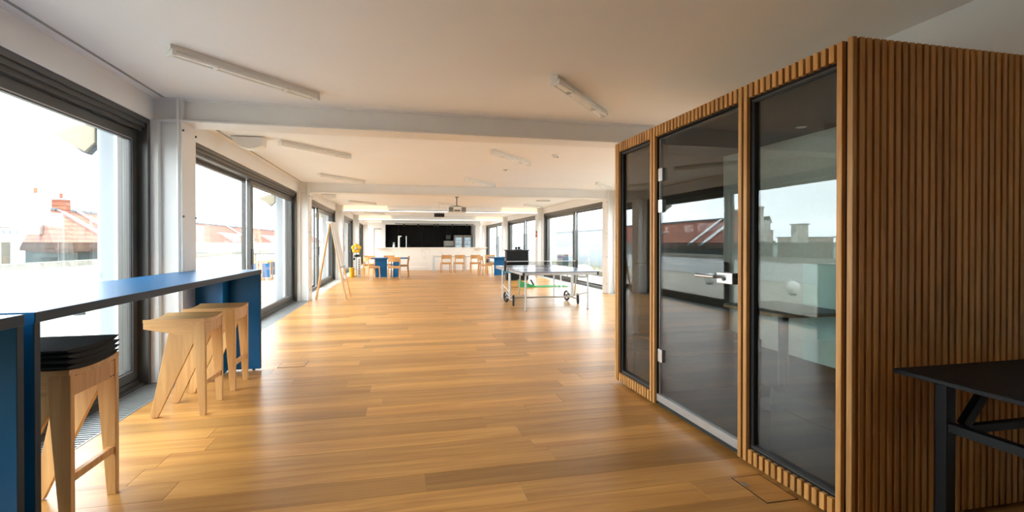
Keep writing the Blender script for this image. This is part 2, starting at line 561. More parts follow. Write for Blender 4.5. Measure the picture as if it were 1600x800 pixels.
struct(B(-2.55, XPW + .15, Y0 - 0.15, Y0, 0, ZC).build('wall_rear', M['rear']), 'dark brown wall behind the photographer')
wb = struct(B(-2.55, 5.75, YE, YE + 0.15, 0, ZC).build('wall_back', M['white']), 'white end wall at the far end of the room')

# ------------------------------------------------------------------ steel columns and beams
def column(side, yc, label):
    """H section: flange facing the room, web, flange at the wall, conduit, bolts"""
    s = 1 if side == 'l' else -1
    xf = -2.0 if side == 'l' else 5.18        # room face
    xw = XL if side == 'l' else XR
    r = root_struct('steel_column', (xf, yc, 0), label)
    lo, hi = sorted((0, -s * 0.022))
    B(lo, hi, -CW, CW, 0, ZW).build('flange', M['steel_white'], r, 0.002)
    lo, hi = sorted((xw - xf, xw - xf + s * 0.05))
    B(lo, hi, -CW, CW, 0, ZW).build('flange', M['steel_white'], r)
    lo, hi = sorted((-s * 0.022, xw - xf + s * 0.05))
    B(lo, hi, -0.10, -0.08, 0, ZW).build('web', M['steel_white'], r)
    pb = MB().cyl((-s * 0.03, -CW - 0.012, 0.0), (-s * 0.03, -CW - 0.012, ZC), 0.011, 10)
    pb.build('conduit', M['steel_white'], r, smooth=True)
    for z in (0.25, 0.95, 1.55, 2.36):
        for yy in (-CW + 0.012, CW - 0.012):
            MB().cyl((0, yy, z), (s * 0.012, yy, z), 0.010, 6).build('bolt', M['slate'], r)
    return r

def beam(yc, label, x0=XL, x1=XR):
    r = root_struct('steel_beam', (0, yc, 0), label)
    B(x0, x1, -CW, CW, ZW, ZW + 0.016).build('lower_flange', M['steel_white'], r, 0.002)
    B(x0, x1, -0.10, -0.08, ZW + 0.016, ZC - 0.016).build('web', M['steel_white'], r)
    B(x0, x1, -CW, CW, ZC - 0.016, ZC - 0.0005).build('upper_flange', M['steel_white'], r)
    for x in (-2.0 - 0.02, 5.18):
        B(x, x + 0.02, -CW + .005, -0.10, ZW + 0.016, ZC - 0.016).build('stiffener', M['steel_white'], r)
    return r
ORD = ['first', 'second', 'third', 'fourth', 'fifth']
for i, c in enumerate(COLS):
    column('l', c, '%s white steel column along the left window wall' % ORD[i])
    if i > 0:
        column('r', c, '%s white steel column along the right window wall' % ORD[i])
    if i < 4:
        beam(c, '%s white steel ceiling beam counted from the bar table' % ORD[i])

# ------------------------------------------------------------------ windows
wcount = [0]
def window(side, y0, y1, label):
    wcount[0] += 1
    s = 1 if side == 'l' else -1
    xin = XL if side == 'l' else XR
    r = root_struct('window_%d' % wcount[0], (xin, y0, 0), label)
    L = y1 - y0
    def bx(a, b, *q):   # depth a..b measured outwards from the inner wall face
        lo, hi = sorted((-s * a, -s * b))
        return B(lo, hi, *q)
    fr = M['bronze']
    bx(0.01, 0.24, 0, L, ZW - 0.045, ZW).build('head_frame', fr, r)
    bx(0.03, 0.24, 0, L, ZW - 0.085, ZW - 0.045).build('head_track', fr, r)
    bx(0.055, 0.24, 0, L, ZW - 0.12, ZW - 0.085).build('head_track', fr, r)
    bx(0.04, 0.25, 0, L, -0.02, 0.025).build('sill_track', fr, r)
    bx(0.085, 0.25, 0, L, 0.025, 0.06).build('sill_track', fr, r)
    bx(0.01, 0.25, 0, 0.05, 0, ZW - .045).build('jamb', fr, r)
    bx(0.01, 0.25, L - 0.05, L, 0, ZW - .045).build('jamb', fr, r)
    m = L / 2
    # fixed light: near half, set to the outside
    fx = [bx(0.17, 0.22, 0.05, m, 0.06, 0.11), bx(0.17, 0.22, 0.05, m, ZW - 0.17, ZW - 0.12), bx(0.17, 0.22, 0.05, 0.10, 0.11, ZW - .17), bx(0.17, 0.22, m - 0.07, m, 0.11, ZW - .17)]
    f = MB()
    for q in fx: f.add(q.v, q.f)
    fo = f.build('fixed_frame', fr, r)
    bx(0.19, 0.2, 0.10, m - 0.07, 0.11, ZW - 0.17).build('pane', M['glass'], fo)
    # sliding sash: far half, on the inner track
    q = MB()
    for b in (bx(0.09, 0.15, m - 0.05, L - 0.055, 0.065, 0.16), bx(0.09, 0.15, m - 0.05, L - 0.055, ZW - 0.215, ZW - 0.125),
              bx(0.09, 0.15, m - 0.05, m + 0.055, 0.16, ZW - 0.215), bx(0.09, 0.15, L - 0.165, L - 0.055, 0.16, ZW - 0.215)):
        q.add(b.v, b.f)
    so = q.build('sliding_sash', fr, r, 0.004)
    g = MB()
    for b in (bx(0.085, 0.10, m + 0.055, L - 0.165, 0.16, 0.168), bx(0.085, 0.10, m + 0.055, L - 0.165, ZW - 0.223, ZW - 0.215),
              bx(0.085, 0.10, L - 0.178, L - 0.165, 0.16, ZW - 0.215), bx(0.085, 0.10, m + 0.055, m + 0.063, 0.16, ZW - 0.215)):
        g.add(b.v, b.f)
    g.build('gasket', M['bronze_dark'], so)
    q = MB()
    for b in (bx(0.083, 0.089, m + 0.052, L - 0.162, 0.150, 0.160), bx(0.083, 0.089, m + 0.052, L - 0.162, ZW - 0.215, ZW - 0.205), bx(0.083, 0.089, L - 0.165, L - 0.152, 0.16, ZW - 0.215)):
        q.add(b.v, b.f)
    q.build('glazing_bead', M['alu'], so)
    bx(0.115, 0.125, m + 0.055, L - 0.165, 0.16, ZW - 0.215).build('pane', M['glass'], so)
    bx(0.06, 0.09, m - 0.02, m + 0.005, 0.95, 1.2).build('pull_handle', fr, so, 0.004)
    return r
window('l', 1.0, COLS[0] - 0.17, 'large dark framed sliding window beside the blue bar tables')
for i in range(4):
    window('l', COLS[i] + 0.17, COLS[i + 1] - 0.17, ('dark framed sliding window behind the end of the bar table', 'dark framed sliding window behind the easel',
           'dark framed sliding window beside the yellow flower stand', 'farthest dark framed window on the left wall')[i])
window('r', YPW + 0.2, COLS[1] - 0.17, 'dark framed window hidden largely behind the slatted booth')
for i in range(1, 4):
    window('r', COLS[i] + 0.17, COLS[i + 1] - 0.17, ('', 'dark framed sliding window behind the table tennis table', 'dark framed sliding window behind the black cabinet', 'farthest dark framed window on the right wall')[i])

# ------------------------------------------------------------------ slatted glass booth
PX, PY0, PY1, PZ0, PZ1, PXB = 1.969, 1.817, 4.325, 0.022, 2.225, 3.10
pod = thing('meeting_booth', 'oak slatted meeting booth with three tall glass panels', 'booth', (0, 0, 0))
SD = 0.024            # slat depth
xb = PX + SD          # backing plane
# carcass: a shell so the inside is a real room
B(xb, PXB, PY0 + SD, PY0 + 0.09, PZ0, PZ1 - .003).build('side_wall', M['slat_back'], pod)
B(xb, PXB, PY1 - 0.09, PY1 - 0.004, PZ0, PZ1 - .003).build('side_wall', M['slat_back'], pod)
B(PXB - 0.03, PXB, PY0 + 0.09, PY1 - 0.09, PZ0, PZ1 - .003).build('back_wall', M['slat_back'], pod)
B(PXB - 0.045, PXB - 0.03, PY0 + 0.09, PY1 - 0.09, 0.40, 2.135).build('wall_lining', M['pod_pale'], pod)
B(PXB - 0.045, PXB - 0.03, PY0 + 0.09, PY1 - 0.09, 0.075, 0.40).build('wall_lining', M['pod_felt'], pod)
B(xb, PXB - 0.03, PY0 + 0.09, PY1 - 0.09, 2.135, PZ1 - .003).build('roof_panel', M['pod_ceiling'], pod)
B(xb, PXB - 0.03, PY0 + 0.09, PY1 - 0.09, PZ0, 0.075).build('booth_floor', M['pod_felt'], pod)
B(xb + 0.07, PXB - 0.045, PY0 + 0.09, PY0 + 0.10, 0.075, 2.135).build('wall_lining', M['pod_felt'], pod)
B(xb + 0.07, PXB - 0.045, PY1 - 0.10, PY1 - 0.09, 0.075, 2.135).build('wall_lining', M['pod_felt'], pod)
B(PX + 0.03, PXB, PY0 + 0.03, PY1 - .01, PZ1 - 0.0028, PZ1 - 0.0008).build('bounce_cover', M['bounce_ply'], pod)  # unseen pale top, added to bounce light onto the ceiling above
B(xb - 0.002, xb + 0.02, PY0 + 0.024, PY1 - .004, 2.130, PZ1 - 0.004).build('fascia_board', M['slat_back'], pod)
B(xb - 0.002, xb + 0.02, PY0 + 0.024, 2.59, PZ0 + 0.004, 0.105).build('fascia_board', M['slat_back'], pod)
B(xb - 0.002, xb + 0.02, 3.57, PY1 - .004, PZ0 + 0.004, 0.105).build('fascia_board', M['slat_back'], pod)
def slat(me_cache={}):
    pass
cache = {}
def put_slat(kind, sx, sy, sz, loc):
    key = (kind, round(sx, 4), round(sy, 4), round(sz, 4))
    if key not in cache:
        cache[key] = B(-sx / 2, sx / 2, -sy / 2, sy / 2, 0, sz).mesh('slat', M['oak_slat'], 0.0022)
    o = link('slat', cache[key], pod)
    o.location = loc
SW = 0.0295
def front_slat(yc, z0, z1):
    put_slat('f', SD, SW, z1 - z0, (PX + SD / 2, yc, z0))
# full-height pairs
tall = [PY1 - 0.0148, PY1 - 0.0555, 3.645, 3.598, 2.573, 2.526, 1.8895, 1.8333]
for yc in tall:
    front_slat(yc, PZ0, PZ1)
for a, b, low in ((3.66, 4.25, True), (2.588, 3.583, False), (1.904, 2.511, True)):
    n = round((b - a - 0.015) / 0.0451)
    step = (b - a - 0.015) / n
    for i in range(n):
        yc = a + 0.0075 + step * (i + 0.5)
        front_slat(yc, 2.143, PZ1)
        if low: front_slat(yc, PZ0, 0.100)
x = PX + 0.012 + 0.0402
while x < PXB - 0.02:
    put_slat('s', 0.0275, SD, PZ1 - PZ0 - 0.002, (x, PY0 + SD / 2, PZ0 + 0.001))
    x += 0.0402
# posts behind the tall slats
for a, b in ((4.235, PY1 - .004), (3.58, 3.665), (2.505, 2.59), (PY0 + .024, 1.905)):
    B(xb - 0.002, xb + 0.05, a, b, PZ0, 2.14).build('post', M['slat_back'], pod)
# fixed panels
def fixed_panel(y0, y1):
    f = MB()
    t = 0.022
    z0, z1 = 0.105, 2.135
    f.box(xb + .004, xb + 0.045, y0, y1, z0, z0 + t).box(xb + .004, xb + 0.045, y0, y1, z1 - t, z1)
    f.box(xb + .004, xb + 0.045, y0, y0 + t, z0 + t, z1 - t).box(xb + .004, xb + 0.045, y1 - t, y1, z0 + t, z1 - t)
    fo = f.build('panel_frame', M['bronze_dark'], pod)
    B(xb + 0.018, xb + 0.026, y0 + t, y1 - t, z0 + t, z1 - t).build('pane', M['pod_glass'], fo)
    g = MB().box(xb + .001, xb + 0.006, y0 + .006, y1 - .006, z0 + .004, z0 + .010).box(xb + .001, xb + 0.006, y0 + .006, y1 - .006, z1 - .012, z1 - .006)
    g.build('edge_bead', M['bronze'], fo)
fixed_panel(3.665, 4.235)
fixed_panel(1.905, 2.505)
# glass door
dr = B(xb + 0.006, xb + 0.016, 2.597, 3.535, 0.108, 2.122).build('door', M['pod_glass'], pod)
B(xb - 0.012, xb + 0.02, 2.594, 3.565, 0.052, 0.108).build('bottom_rail', M['alu'], dr, 0.002)
dr2 = MB().box(xb + 0.02, xb + 0.05, 2.594, 3.575, 2.118, 2.138).box(xb + 0.02, xb + 0.05, 3.54, 3.575, 0.06, 2.118).box(xb + 0.02, xb + 0.05, 2.594, 2.604, 0.06, 2.118)
dr2.build('door_frame', M['bronze_dark'], pod)
MB().box(xb + .002, xb + .02, 3.545, 3.552, 0.11, 2.12).build('edge_seal', M['alu'], dr)
for zc in (1.836, 1.59, 0.414):
    h = MB().box(xb - 0.008, xb + 0.024, 3.495, 3.528, zc - 0.05, zc + 0.05).box(xb - 0.006, xb + 0.024, 3.534, 3.562, zc - 0.05, zc + 0.05).cyl((xb - 0.004, 3.531, zc - 0.05), (xb - 0.004, 3.531, zc + 0.05), 0.007, 10)
    h.build('hinge', M['chrome'], dr, 0.001)
lk = B(xb - 0.018, xb + 0.04, 2.645, 2.80, 1.045, 1.115).build('lock_case', M['chrome'], dr, 0.003)
MB().cyl((xb - 0.018, 2.725, 1.075), (xb - 0.026, 2.725, 1.075), 0.011, 14).build('key_cylinder', M['slate'], lk, smooth=True)
MB().tube([(xb - 0.015, 2.775, 1.086), (xb - 0.062, 2.775, 1.086), (xb - 0.066, 2.80, 1.086), (xb - 0.066, 2.955, 1.086)], 0.0105, 12).build('lever', M['chrome'], lk, smooth=True)
B(xb - 0.004, xb + 0.028, 2.599, 2.607, 1.03, 1.13).build('strike_plate', M['bronze_dark'], dr)
# booth furniture
t = thing('booth_table', 'grey table with wooden edge inside the glass booth', 'table', (0, 0, 0))
def rrect(x0, x1, y0, y1, r, corners=(1, 1, 1, 1), n=8):
    pts = []
    for k, (cx, cy, a0) in enumerate(((x1 - r, y1 - r, 0), (x0 + r, y1 - r, PI / 2), (x0 + r, y0 + r, PI), (x1 - r, y0 + r, 1.5 * PI))):
        if corners[k]:
            pts += [(cx + r * math.cos(a0 + PI / 2 * i / n), cy + r * math.sin(a0 + PI / 2 * i / n)) for i in range(n + 1)]
        else:
            pts.append(((x1, y1), (x0, y1), (x0, y0), (x1, y0))[k])
    return pts
MB().prism(rrect(2.47, PXB - .06, 2.79, 3.5, 0.13, (0, 1, 1, 0)), 'z', 0.80, 0.818).build('table_edge', M['walnut_edge'], t)
MB().prism(rrect(2.474, PXB - .06, 2.794, 3.496, 0.13, (0, 1, 1, 0)), 'z', 0.818, 0.822).build('table_top', M['table_grey'], t)
MB().cyl((2.78, 3.14, 0.09), (2.78, 3.14, 0.80), 0.035, 16).build('leg', M['black'], t, smooth=True)
MB().cyl((2.78, 3.14, 0.0755), (2.78, 3.14, 0.09), 0.2, 24).build('base', M['black'], t, smooth=True)
def bench(y0, y1, back_at, label):
    t = thing('booth_bench', label, 'bench', (0, 0, 0), group='benches in the glass booth')
    B(xb + 0.1, PXB - .06, y0, y1, 0.0755, 0.36).build('plinth', M['pod_felt'], t)
    B(xb + 0.09, PXB - .055, y0, y1, 0.36, 0.47).build('seat', M['pod_felt'], t, 0.015, seg=2)
    a, b = (y0, y0 + 0.1) if back_at == 'n' else (y1 - 0.1, y1)
    B(xb + 0.1, PXB - .06, a, b, 0.47, 1.12).build('backrest', M['pod_felt'], t, 0.02, seg=2)
bench(1.925, 2.46, 'n', 'dark felt bench behind the widest-looking pane nearest the slatted corner')
bench(3.68, 4.2, 'f', 'dark felt bench behind the narrow far pane of the booth')
o = B(PXB - .057, PXB - .0455, 2.6, 3.24, 0.40, 1.14).build('mint_board', M['mint'])
tag(o, 'pale mint board on the back wall inside the booth', 'board')
t = thing('booth_downlight', 'small round spotlight in the dark booth ceiling', 'light', (2.80, 3.0, 2.135))
MB().cyl((0, 0, -0.006), (0, 0, 0), 0.04, 20).build('trim_ring', M['chrome'], t, smooth=True)
MB().cyl((0, 0, -0.008), (0, 0, -0.005), 0.03, 20).build('lens', M['plastic_white'], t, smooth=True)

# ------------------------------------------------------------------ black folding desk by the booth
t = thing('folding_desk', 'black folding desk against the slatted booth side', 'desk', (0, 0, 0))
B(2.12, 3.05, 1.12, 1.755, 0.728, 0.748).build('desk_top', M['desk_black'], t, 0.003)
B(2.20, 2.98, 1.18, 1.7, 0.708, 0.728).build('under_frame', M['steel_black'], t)
for lx in (2.255, 2.905):
    for ly in (1.655, 1.21):
        l_ = B(lx, lx + 0.05, ly - .025, ly + 0.025, 0.0, 0.708).build('leg', M['steel_black'], t, 0.003)
    B(lx + .005, lx + 0.045, 1.235, 1.63, 0.50, 0.535).build('cross_bar', M['steel_black'], t)
B(2.305, 2.905, 1.64, 1.67, 0.475, 0.51).build('cross_bar', M['steel_black'], t)
R = Matrix.Rotation(math.radians(-38), 3, 'Y')
br = MB().obox((2.46, 1.655, 0.605), (0.045, 0.03, 0.25), Matrix.Rotation(math.radians(40), 3, 'Y'))
br.build('folding_strut', M['steel_black'], t, 0.002)
MB().cyl((2.545, 1.66, 0.69), (2.9, 1.66, 0.67), 0.008, 8).build('lock_rod', M['steel_black'], t)

# ------------------------------------------------------------------ blue bar tables
def bar(y0, y1, label):
    t = thing('bar_table', label, 'bar table', (-1.40, y0, 0), group='long blue bar tables')
    L = y1 - y0
    B(-0.65, 0, 0, L, 0.985, 1.028).build('table_top', M['blue'], t, 0.0015)
    e = MB().box(0.0, 0.0015, 0.002, L - .002, 0.9865, 1.0265)
    e.build('edge_band', M['blue_edge'], t)
    for ye, d in ((0.0, 1), (L - 0.035, -1)):
        p = B(-0.60, -0.004, ye, ye + 0.035, 0.012, 0.985).build('end_panel', M['blue'], t, 0.0015)
        B(-0.004, -0.0025, ye + .001, ye + 0.034, 0.013, 0.985).build('edge_band', M['blue_edge'], p)
        fy = ye + 0.035 if d > 0 else ye - 0.16
        B(-0.33, -0.30, fy, fy + 0.16, 0.012, 0.985).build('fin', M['blue'], p, 0.0015)
        for fx in (-0.52, -0.07):
            MB().cyl((fx, ye + 0.0175, 0.0), (fx, ye + 0.0175, 0.012), 0.014, 12).build('foot', M['black'], p)
    B(-0.56, -0.53, 0.035, L - 0.035, 0.90, 0.985).build('rail', M['blue'], t)
    return t
bar(2.30, 5.535, 'long blue bar table with the two uncovered stools tucked under')
bar(-1.0, 2.245, 'blue bar table end cut off by the picture edge')

# ------------------------------------------------------------------ oak bar stools
def make_stool(loc, label):
    """origin at the middle of the footprint; room-side legs at +x, slanted legs reach to -x"""
    t = thing('bar_stool', label, 'stool', loc, group='oak bar stools')
    wy = 0.195       # half spacing of the two side frames
    th = 0.032
    H = 0.715
    # dished seat
    n = 10
    vs, fs = [], []
    xs = [-0.245, 0.165]
    for i in range(n + 1):
        u = -1 + 2 * i / n
        yv = u * (wy + 0.005)
        z = H - 0.016 * (1 - u * u)
        for xv, dz in ((-0.245, 0.0), (0.165, 0.0)):
            vs.append((xv, yv, z + 0.018)); vs.append((xv, yv, z - 0.006))
    for i in range(n):
        a, b = i * 4, (i + 1) * 4
        fs += [(a, a + 2, b + 2, b), (a + 1, b + 1, b + 3, a + 3), (a, b, b + 1, a + 1), (a + 2, a + 3, b + 3, b + 2)]
    fs += [(0, 1, 3, 2), (n * 4, n * 4 + 2, n * 4 + 3, n * 4 + 1)]
    MB().add(vs, fs).build('seat', M['oak_seat'], t, smooth=True)
    for s in (-1, 1):
        y0, y1 = sorted((s * wy, s * (wy - th)))
        # cantilevered side rail, tapering to the window side
        MB().prism([(-0.245, H - 0.002), (0.163, H - 0.002), (0.163, H - 0.095), (-0.02, H - 0.10), (-0.245, H - 0.052)], 'y', y0 + .001, y1 - .001).build('side_rail', M['oak_seat'], t, 0.002)
        # upright room-side leg, tapering to the foot
        MB().prism([(0.166, H - 0.001), (0.166, 0.0), (0.124, 0.0), (0.078, H - 0.09), (0.078, H - 0.001)], 'y', y0, y1).build('leg', M['oak_stool'], t, 0.002)
        # slanted leg running from the rail down to the window side
        iy0, iy1 = sorted((s * (wy - 0.002), s * (wy - th + 0.002)))
        MB().prism([(-0.085, H - 0.092), (0.10, H - 0.092), (0.084, H - 0.17), (-0.155, 0.004), (-0.185, 0.0), (-0.205, 0.012)], 'y', iy0, iy1).build('slanted_leg', M['oak_stool'], t, 0.002)
    B(0.136, 0.162, -wy + th, wy - th, H - 0.105, H - 0.018).build('front_rail', M['oak_chair'], t, 0.002)
    B(-0.235, -0.21, -wy + th, wy - th, H - 0.05, H - 0.02).build('rear_rail', M['oak_chair'], t, 0.002)
    B(0.128, 0.158, -wy + th - .004, wy - th + .004, 0.215, 0.25).build('foot_rest', M['oak_chair'], t, 0.003)
    for yy in (wy - th - 0.012, wy - th - 0.034):
        MB().cyl((0.162, yy - 0.0, H - 0.125 + .03), (0.1635, yy, H - 0.125 + .03), 0.0045, 10).build('bolt_head', M['bronze_dark'], t)
    return t
stool = make_stool((-1.605, 4.335, 0), 'bare oak bar stool, middle one of the three under the bar')
dup(stool, (-1.585, 4.955, 0), 0, 'bare oak bar stool nearest the far end panel of the bar')
dup(stool, (-1.605, 2.775, 0), 0, 'oak bar stool carrying a stack of black felt cushions')
# felt pads on the near stool
for k in range(4):
    z0 = 0.735 + 0.0225 * k
    n = 14
    vs, fs = [], []
    dx = random.uniform(-0.006, 0.006); dy = random.uniform(-0.006, 0.008)
    for i in range(n + 1):
        u = -1 + 2 * i / n
        yv = u * 0.205 + dy
        # dished and pinched to an edge at both ends
        zc = z0 + 0.010 - 0.015 * (1 - u * u) + (0.002 * k)
        thk = 0.0105 * (1 - 0.75 * abs(u) ** 6) 
        for xv in (-0.25 + dx, 0.165 + dx):
            vs.append((xv, yv, zc + thk)); vs.append((xv, yv, zc - thk))
    for i in range(n):
        a, b = i * 4, (i + 1) * 4
        fs += [(a, a + 2, b + 2, b), (a + 1, b + 1, b + 3, a + 3), (a, b, b + 1, a + 1), (a + 2, a + 3, b + 3, b + 2)]
    fs += [(0, 1, 3, 2), (n * 4, n * 4 + 2, n * 4 + 3, n * 4 + 1)]
    o = MB().add(vs, fs).build('seat_cushion', M['felt'], None, smooth=True)
    o.location = (-1.605, 2.775, 0)
    tag(o, ('lowest', 'second lowest', 'second highest', 'topmost')[k] + ' black felt cushion in the stack on the oak stool', 'cushion', 'stacked felt cushions')

# ------------------------------------------------------------------ ceiling battens
def make_batten(loc, rz, label):
    """two-tube fluorescent batten, length along local x"""
    t = thing('ceiling_batten', label, 'ceiling light', loc, rz, 'fluorescent battens on the ceiling')
    L = 1.25
    MB().prism([(-0.03, 0), (0.03, 0), (0.03, -0.03), (0.018, -0.048), (-0.018, -0.048), (-0.03, -0.03)], 'x', 0.0, L).build('housing', M['fixture'], t, 0.001)
    for yy in (-0.033, 0.033):
        MB().cyl((0.035, yy, -0.062), (L - 0.035, yy, -0.062), 0.008, 10).build('tube', M['tube'], t, smooth=True)
    for xx in (0.004, L - 0.034):
        B(xx, xx + 0.03, -0.043, 0.043, -0.076, -0.03).build('lamp_holder', M['plastic_white'], t, 0.003)
    for xx in (0.32, 0.92):
        B(xx, xx + 0.012, -0.043, 0.043, -0.072, -0.046).build('clip', M['fixture'], t)
    return t
bats = [((-1.55, 3.82), (-0.74, 4.76), 'batten with two tubes above the near bar stool'),
        ((1.22, 3.84), (2.05, 4.76), 'batten with two tubes beside the top of the slatted booth'),
        ((-1.55, 7.0), (-0.75, 7.98), 'batten just beyond the first beam near the left windows'),
        ((-1.55, 10.2), (-0.75, 11.2), 'batten just before the second beam near the left windows'),
        ((1.30, 7.05), (2.12, 8.03), 'batten beyond the first beam over the middle of the room'),
        ((1.32, 10.25), (2.10, 11.2), 'batten before the second beam over the middle of the room'),
        ((4.25, 10.3), (5.02, 11.25), 'batten before the second beam near the right windows'),
        ((-1.60, 16.4), (-0.8, 17.4), 'batten before the third beam near the left windows'),
        ((-1.55, 22.2), (-0.75, 23.1), 'batten before the fourth beam near the left windows'),
        ((1.2, 16.6), (2.0, 17.6), 'batten above the black projector'),
        ((4.2, 16.6), (5.0, 17.5), 'batten before the third beam near the right windows')]
b0 = None
for a, b, lab in bats:
    rz = math.atan2(b[1] - a[1], b[0] - a[0])
    lab = 'white fluorescent ' + lab
    if b0 is None:
        b0 = make_batten((a[0], a[1], ZC), rz, lab)
    else:
        dup(b0, (a[0], a[1], ZC), rz, lab)

# ------------------------------------------------------------------ ceiling devices
def speaker(loc, label):
    t = thing('wall_speaker', label, 'loudspeaker', loc, 0, 'white wedge loudspeakers')
    # wedge hanging from the ceiling with a bowed grille
    n = 8
    out = [(-0.17, 0.0), (0.22, 0.0)]
    for i in range(n + 1):
        a = i / n
        out.append((0.21 - 0.30 * a, -0.075 - 0.075 * math.sin(PI * (0.12 + 0.76 * a))))
    MB().prism(out, 'y', -0.10, 0.10).build('housing', M['plastic_white'], t, 0.004)
    n = 8
    B(0.05, 0.12, -0.02, 0.02, 0, 0.01).build('bracket', M['fixture'], t)
    return t
sp = speaker((-1.93, 6.95, ZC - 0.012), 'white wedge loudspeaker under the ceiling just past the first beam')
dup(sp, (-1.98, 14.6, ZC - 0.012), 0, 'white wedge loudspeaker under the ceiling just past the second beam')
t = thing('smoke_detector', 'white smoke detector on the ceiling beside the booth top', 'smoke detector', (2.33, 7.3, ZC))
MB().lathe([(0.055, 0), (0.055, -0.015), (0.04, -0.03), (0.04, -0.045), (0.02, -0.05)]).build('body', M['plastic_white'], t, smooth=True)
MB().cyl((0.03, -0.03, -0.035), (0.03, -0.03, -0.045), 0.012, 10).build('sensor', M['slate'], t)
t = thing('ceiling_sensor', 'small flat white sensor disc in mid ceiling', 'sensor', (1.90, 8.95, ZC))
MB().lathe([(0.06, 0), (0.06, -0.008), (0.045, -0.012)]).build('disc', M['fixture'], t, smooth=True)
MB().lathe([(0.02, -0.012), (0.018, -0.02)]).build('lens', M['slate'], t, smooth=True)
t = thing('ceiling_ring', 'thin wire ring mounted on the ceiling near the right windows', 'wire', (4.45, 15.2, ZC))
MB().ring((0, 0, -0.01), (0, 0, 1), 0.22, 0.006).build('wire_ring', M['pod_wall'], t, smooth=True)

# projectors
t = thing('projector', 'white projector hanging from a ceiling pole', 'projector', (1.62, 14.6, 0))
MB().cyl((0, 0, 2.42), (0, 0, ZC), 0.014, 12).build('pole', M['slate'], t, smooth=True)
MB().cyl((0, 0, ZC - 0.02), (0, 0, ZC - 0.0), 0.05, 16).build('ceiling_plate', M['slate'], t)
MB().box(-0.10, 0.10, -0.08, 0.08, 2.385, 2.395).box(-0.015, 0.015, -0.015, 0.015, 2.38, 2.43).build('bracket', M['slate'], t)
bd = B(-0.26, 0.26, -0.17, 0.17, 2.20, 2.365).build('body', M['plastic_white'], t, 0.012, seg=2)
for sx in (-0.185, 0.185):
    v = B(sx - 0.065, sx + 0.065, -0.178, -0.165, 2.215, 2.345).build('vent_grille', M['slate'], bd)
    for k in range(5):
        B(sx - 0.062, sx + 0.062, -0.183, -0.177, 2.222 + k * 0.025, 2.231 + k * 0.025).build('louvre', M['appliance'], v)
for k in range(4):
    B(-0.09 + k * 0.045, -0.055 + k * 0.045, -0.176, -0.168, 2.225, 2.27).build('socket', M['bronze_dark'], bd)
for sx in (-0.2, 0.2):
    MB().tube([(0.0, 0, 2.39), (sx, 0.0, 2.375), (sx, 0, 2.36)], 0.008, 8).build('arm', M['slate'], t)
t = thing('projector', 'black projector hanging behind the white one', 'projector', (1.31, 17.3, 0))
B(-0.17, 0.17, -0.14, 0.14, 2.205, 2.325).build('body', M['black'], t, 0.012, seg=2)
MB().cyl((0, 0, 2.325), (0, 0, ZC), 0.012, 10).build('pole', M['fixture'], t)
MB().cyl((0.05, -0.14, 2.265), (0.05, -0.155, 2.265), 0.035, 16).build('lens', M['black_gloss'], t, smooth=True)
MB().cyl((0.03, 0, 2.19), (0.03, 0, 2.205), 0.025, 12).build('knob', M['appliance'], t)

# LED light strips on the two far beams
for i, yc in ((2, COLS[2]), (3, COLS[3])):
    pos = 'third' if i == 2 else 'fourth'
    t = thing('light_strip', 'glowing warm light strip along the %s ceiling beam' % pos, 'light strip', (0, yc - CW - 0.002, 0), 0, 'beam light strips')
    B(-1.97, 5.15, -0.03, 0.0, ZW + 0.012, ZW + 0.030).build('diffuser', M['led'], t)
    B(-0.42, 3.72, -0.028, -0.004, ZW + 0.034, ZW + 0.056).build('rail', M['bronze_dark'], t)
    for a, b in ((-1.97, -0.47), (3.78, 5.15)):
        B(a, b, -0.012, 0.0, ZW + 0.034, ZC - 0.02).build('lit_web_sheet', M['web_glow'], t)  # emissive sheet standing in for uplight falling on the beam web

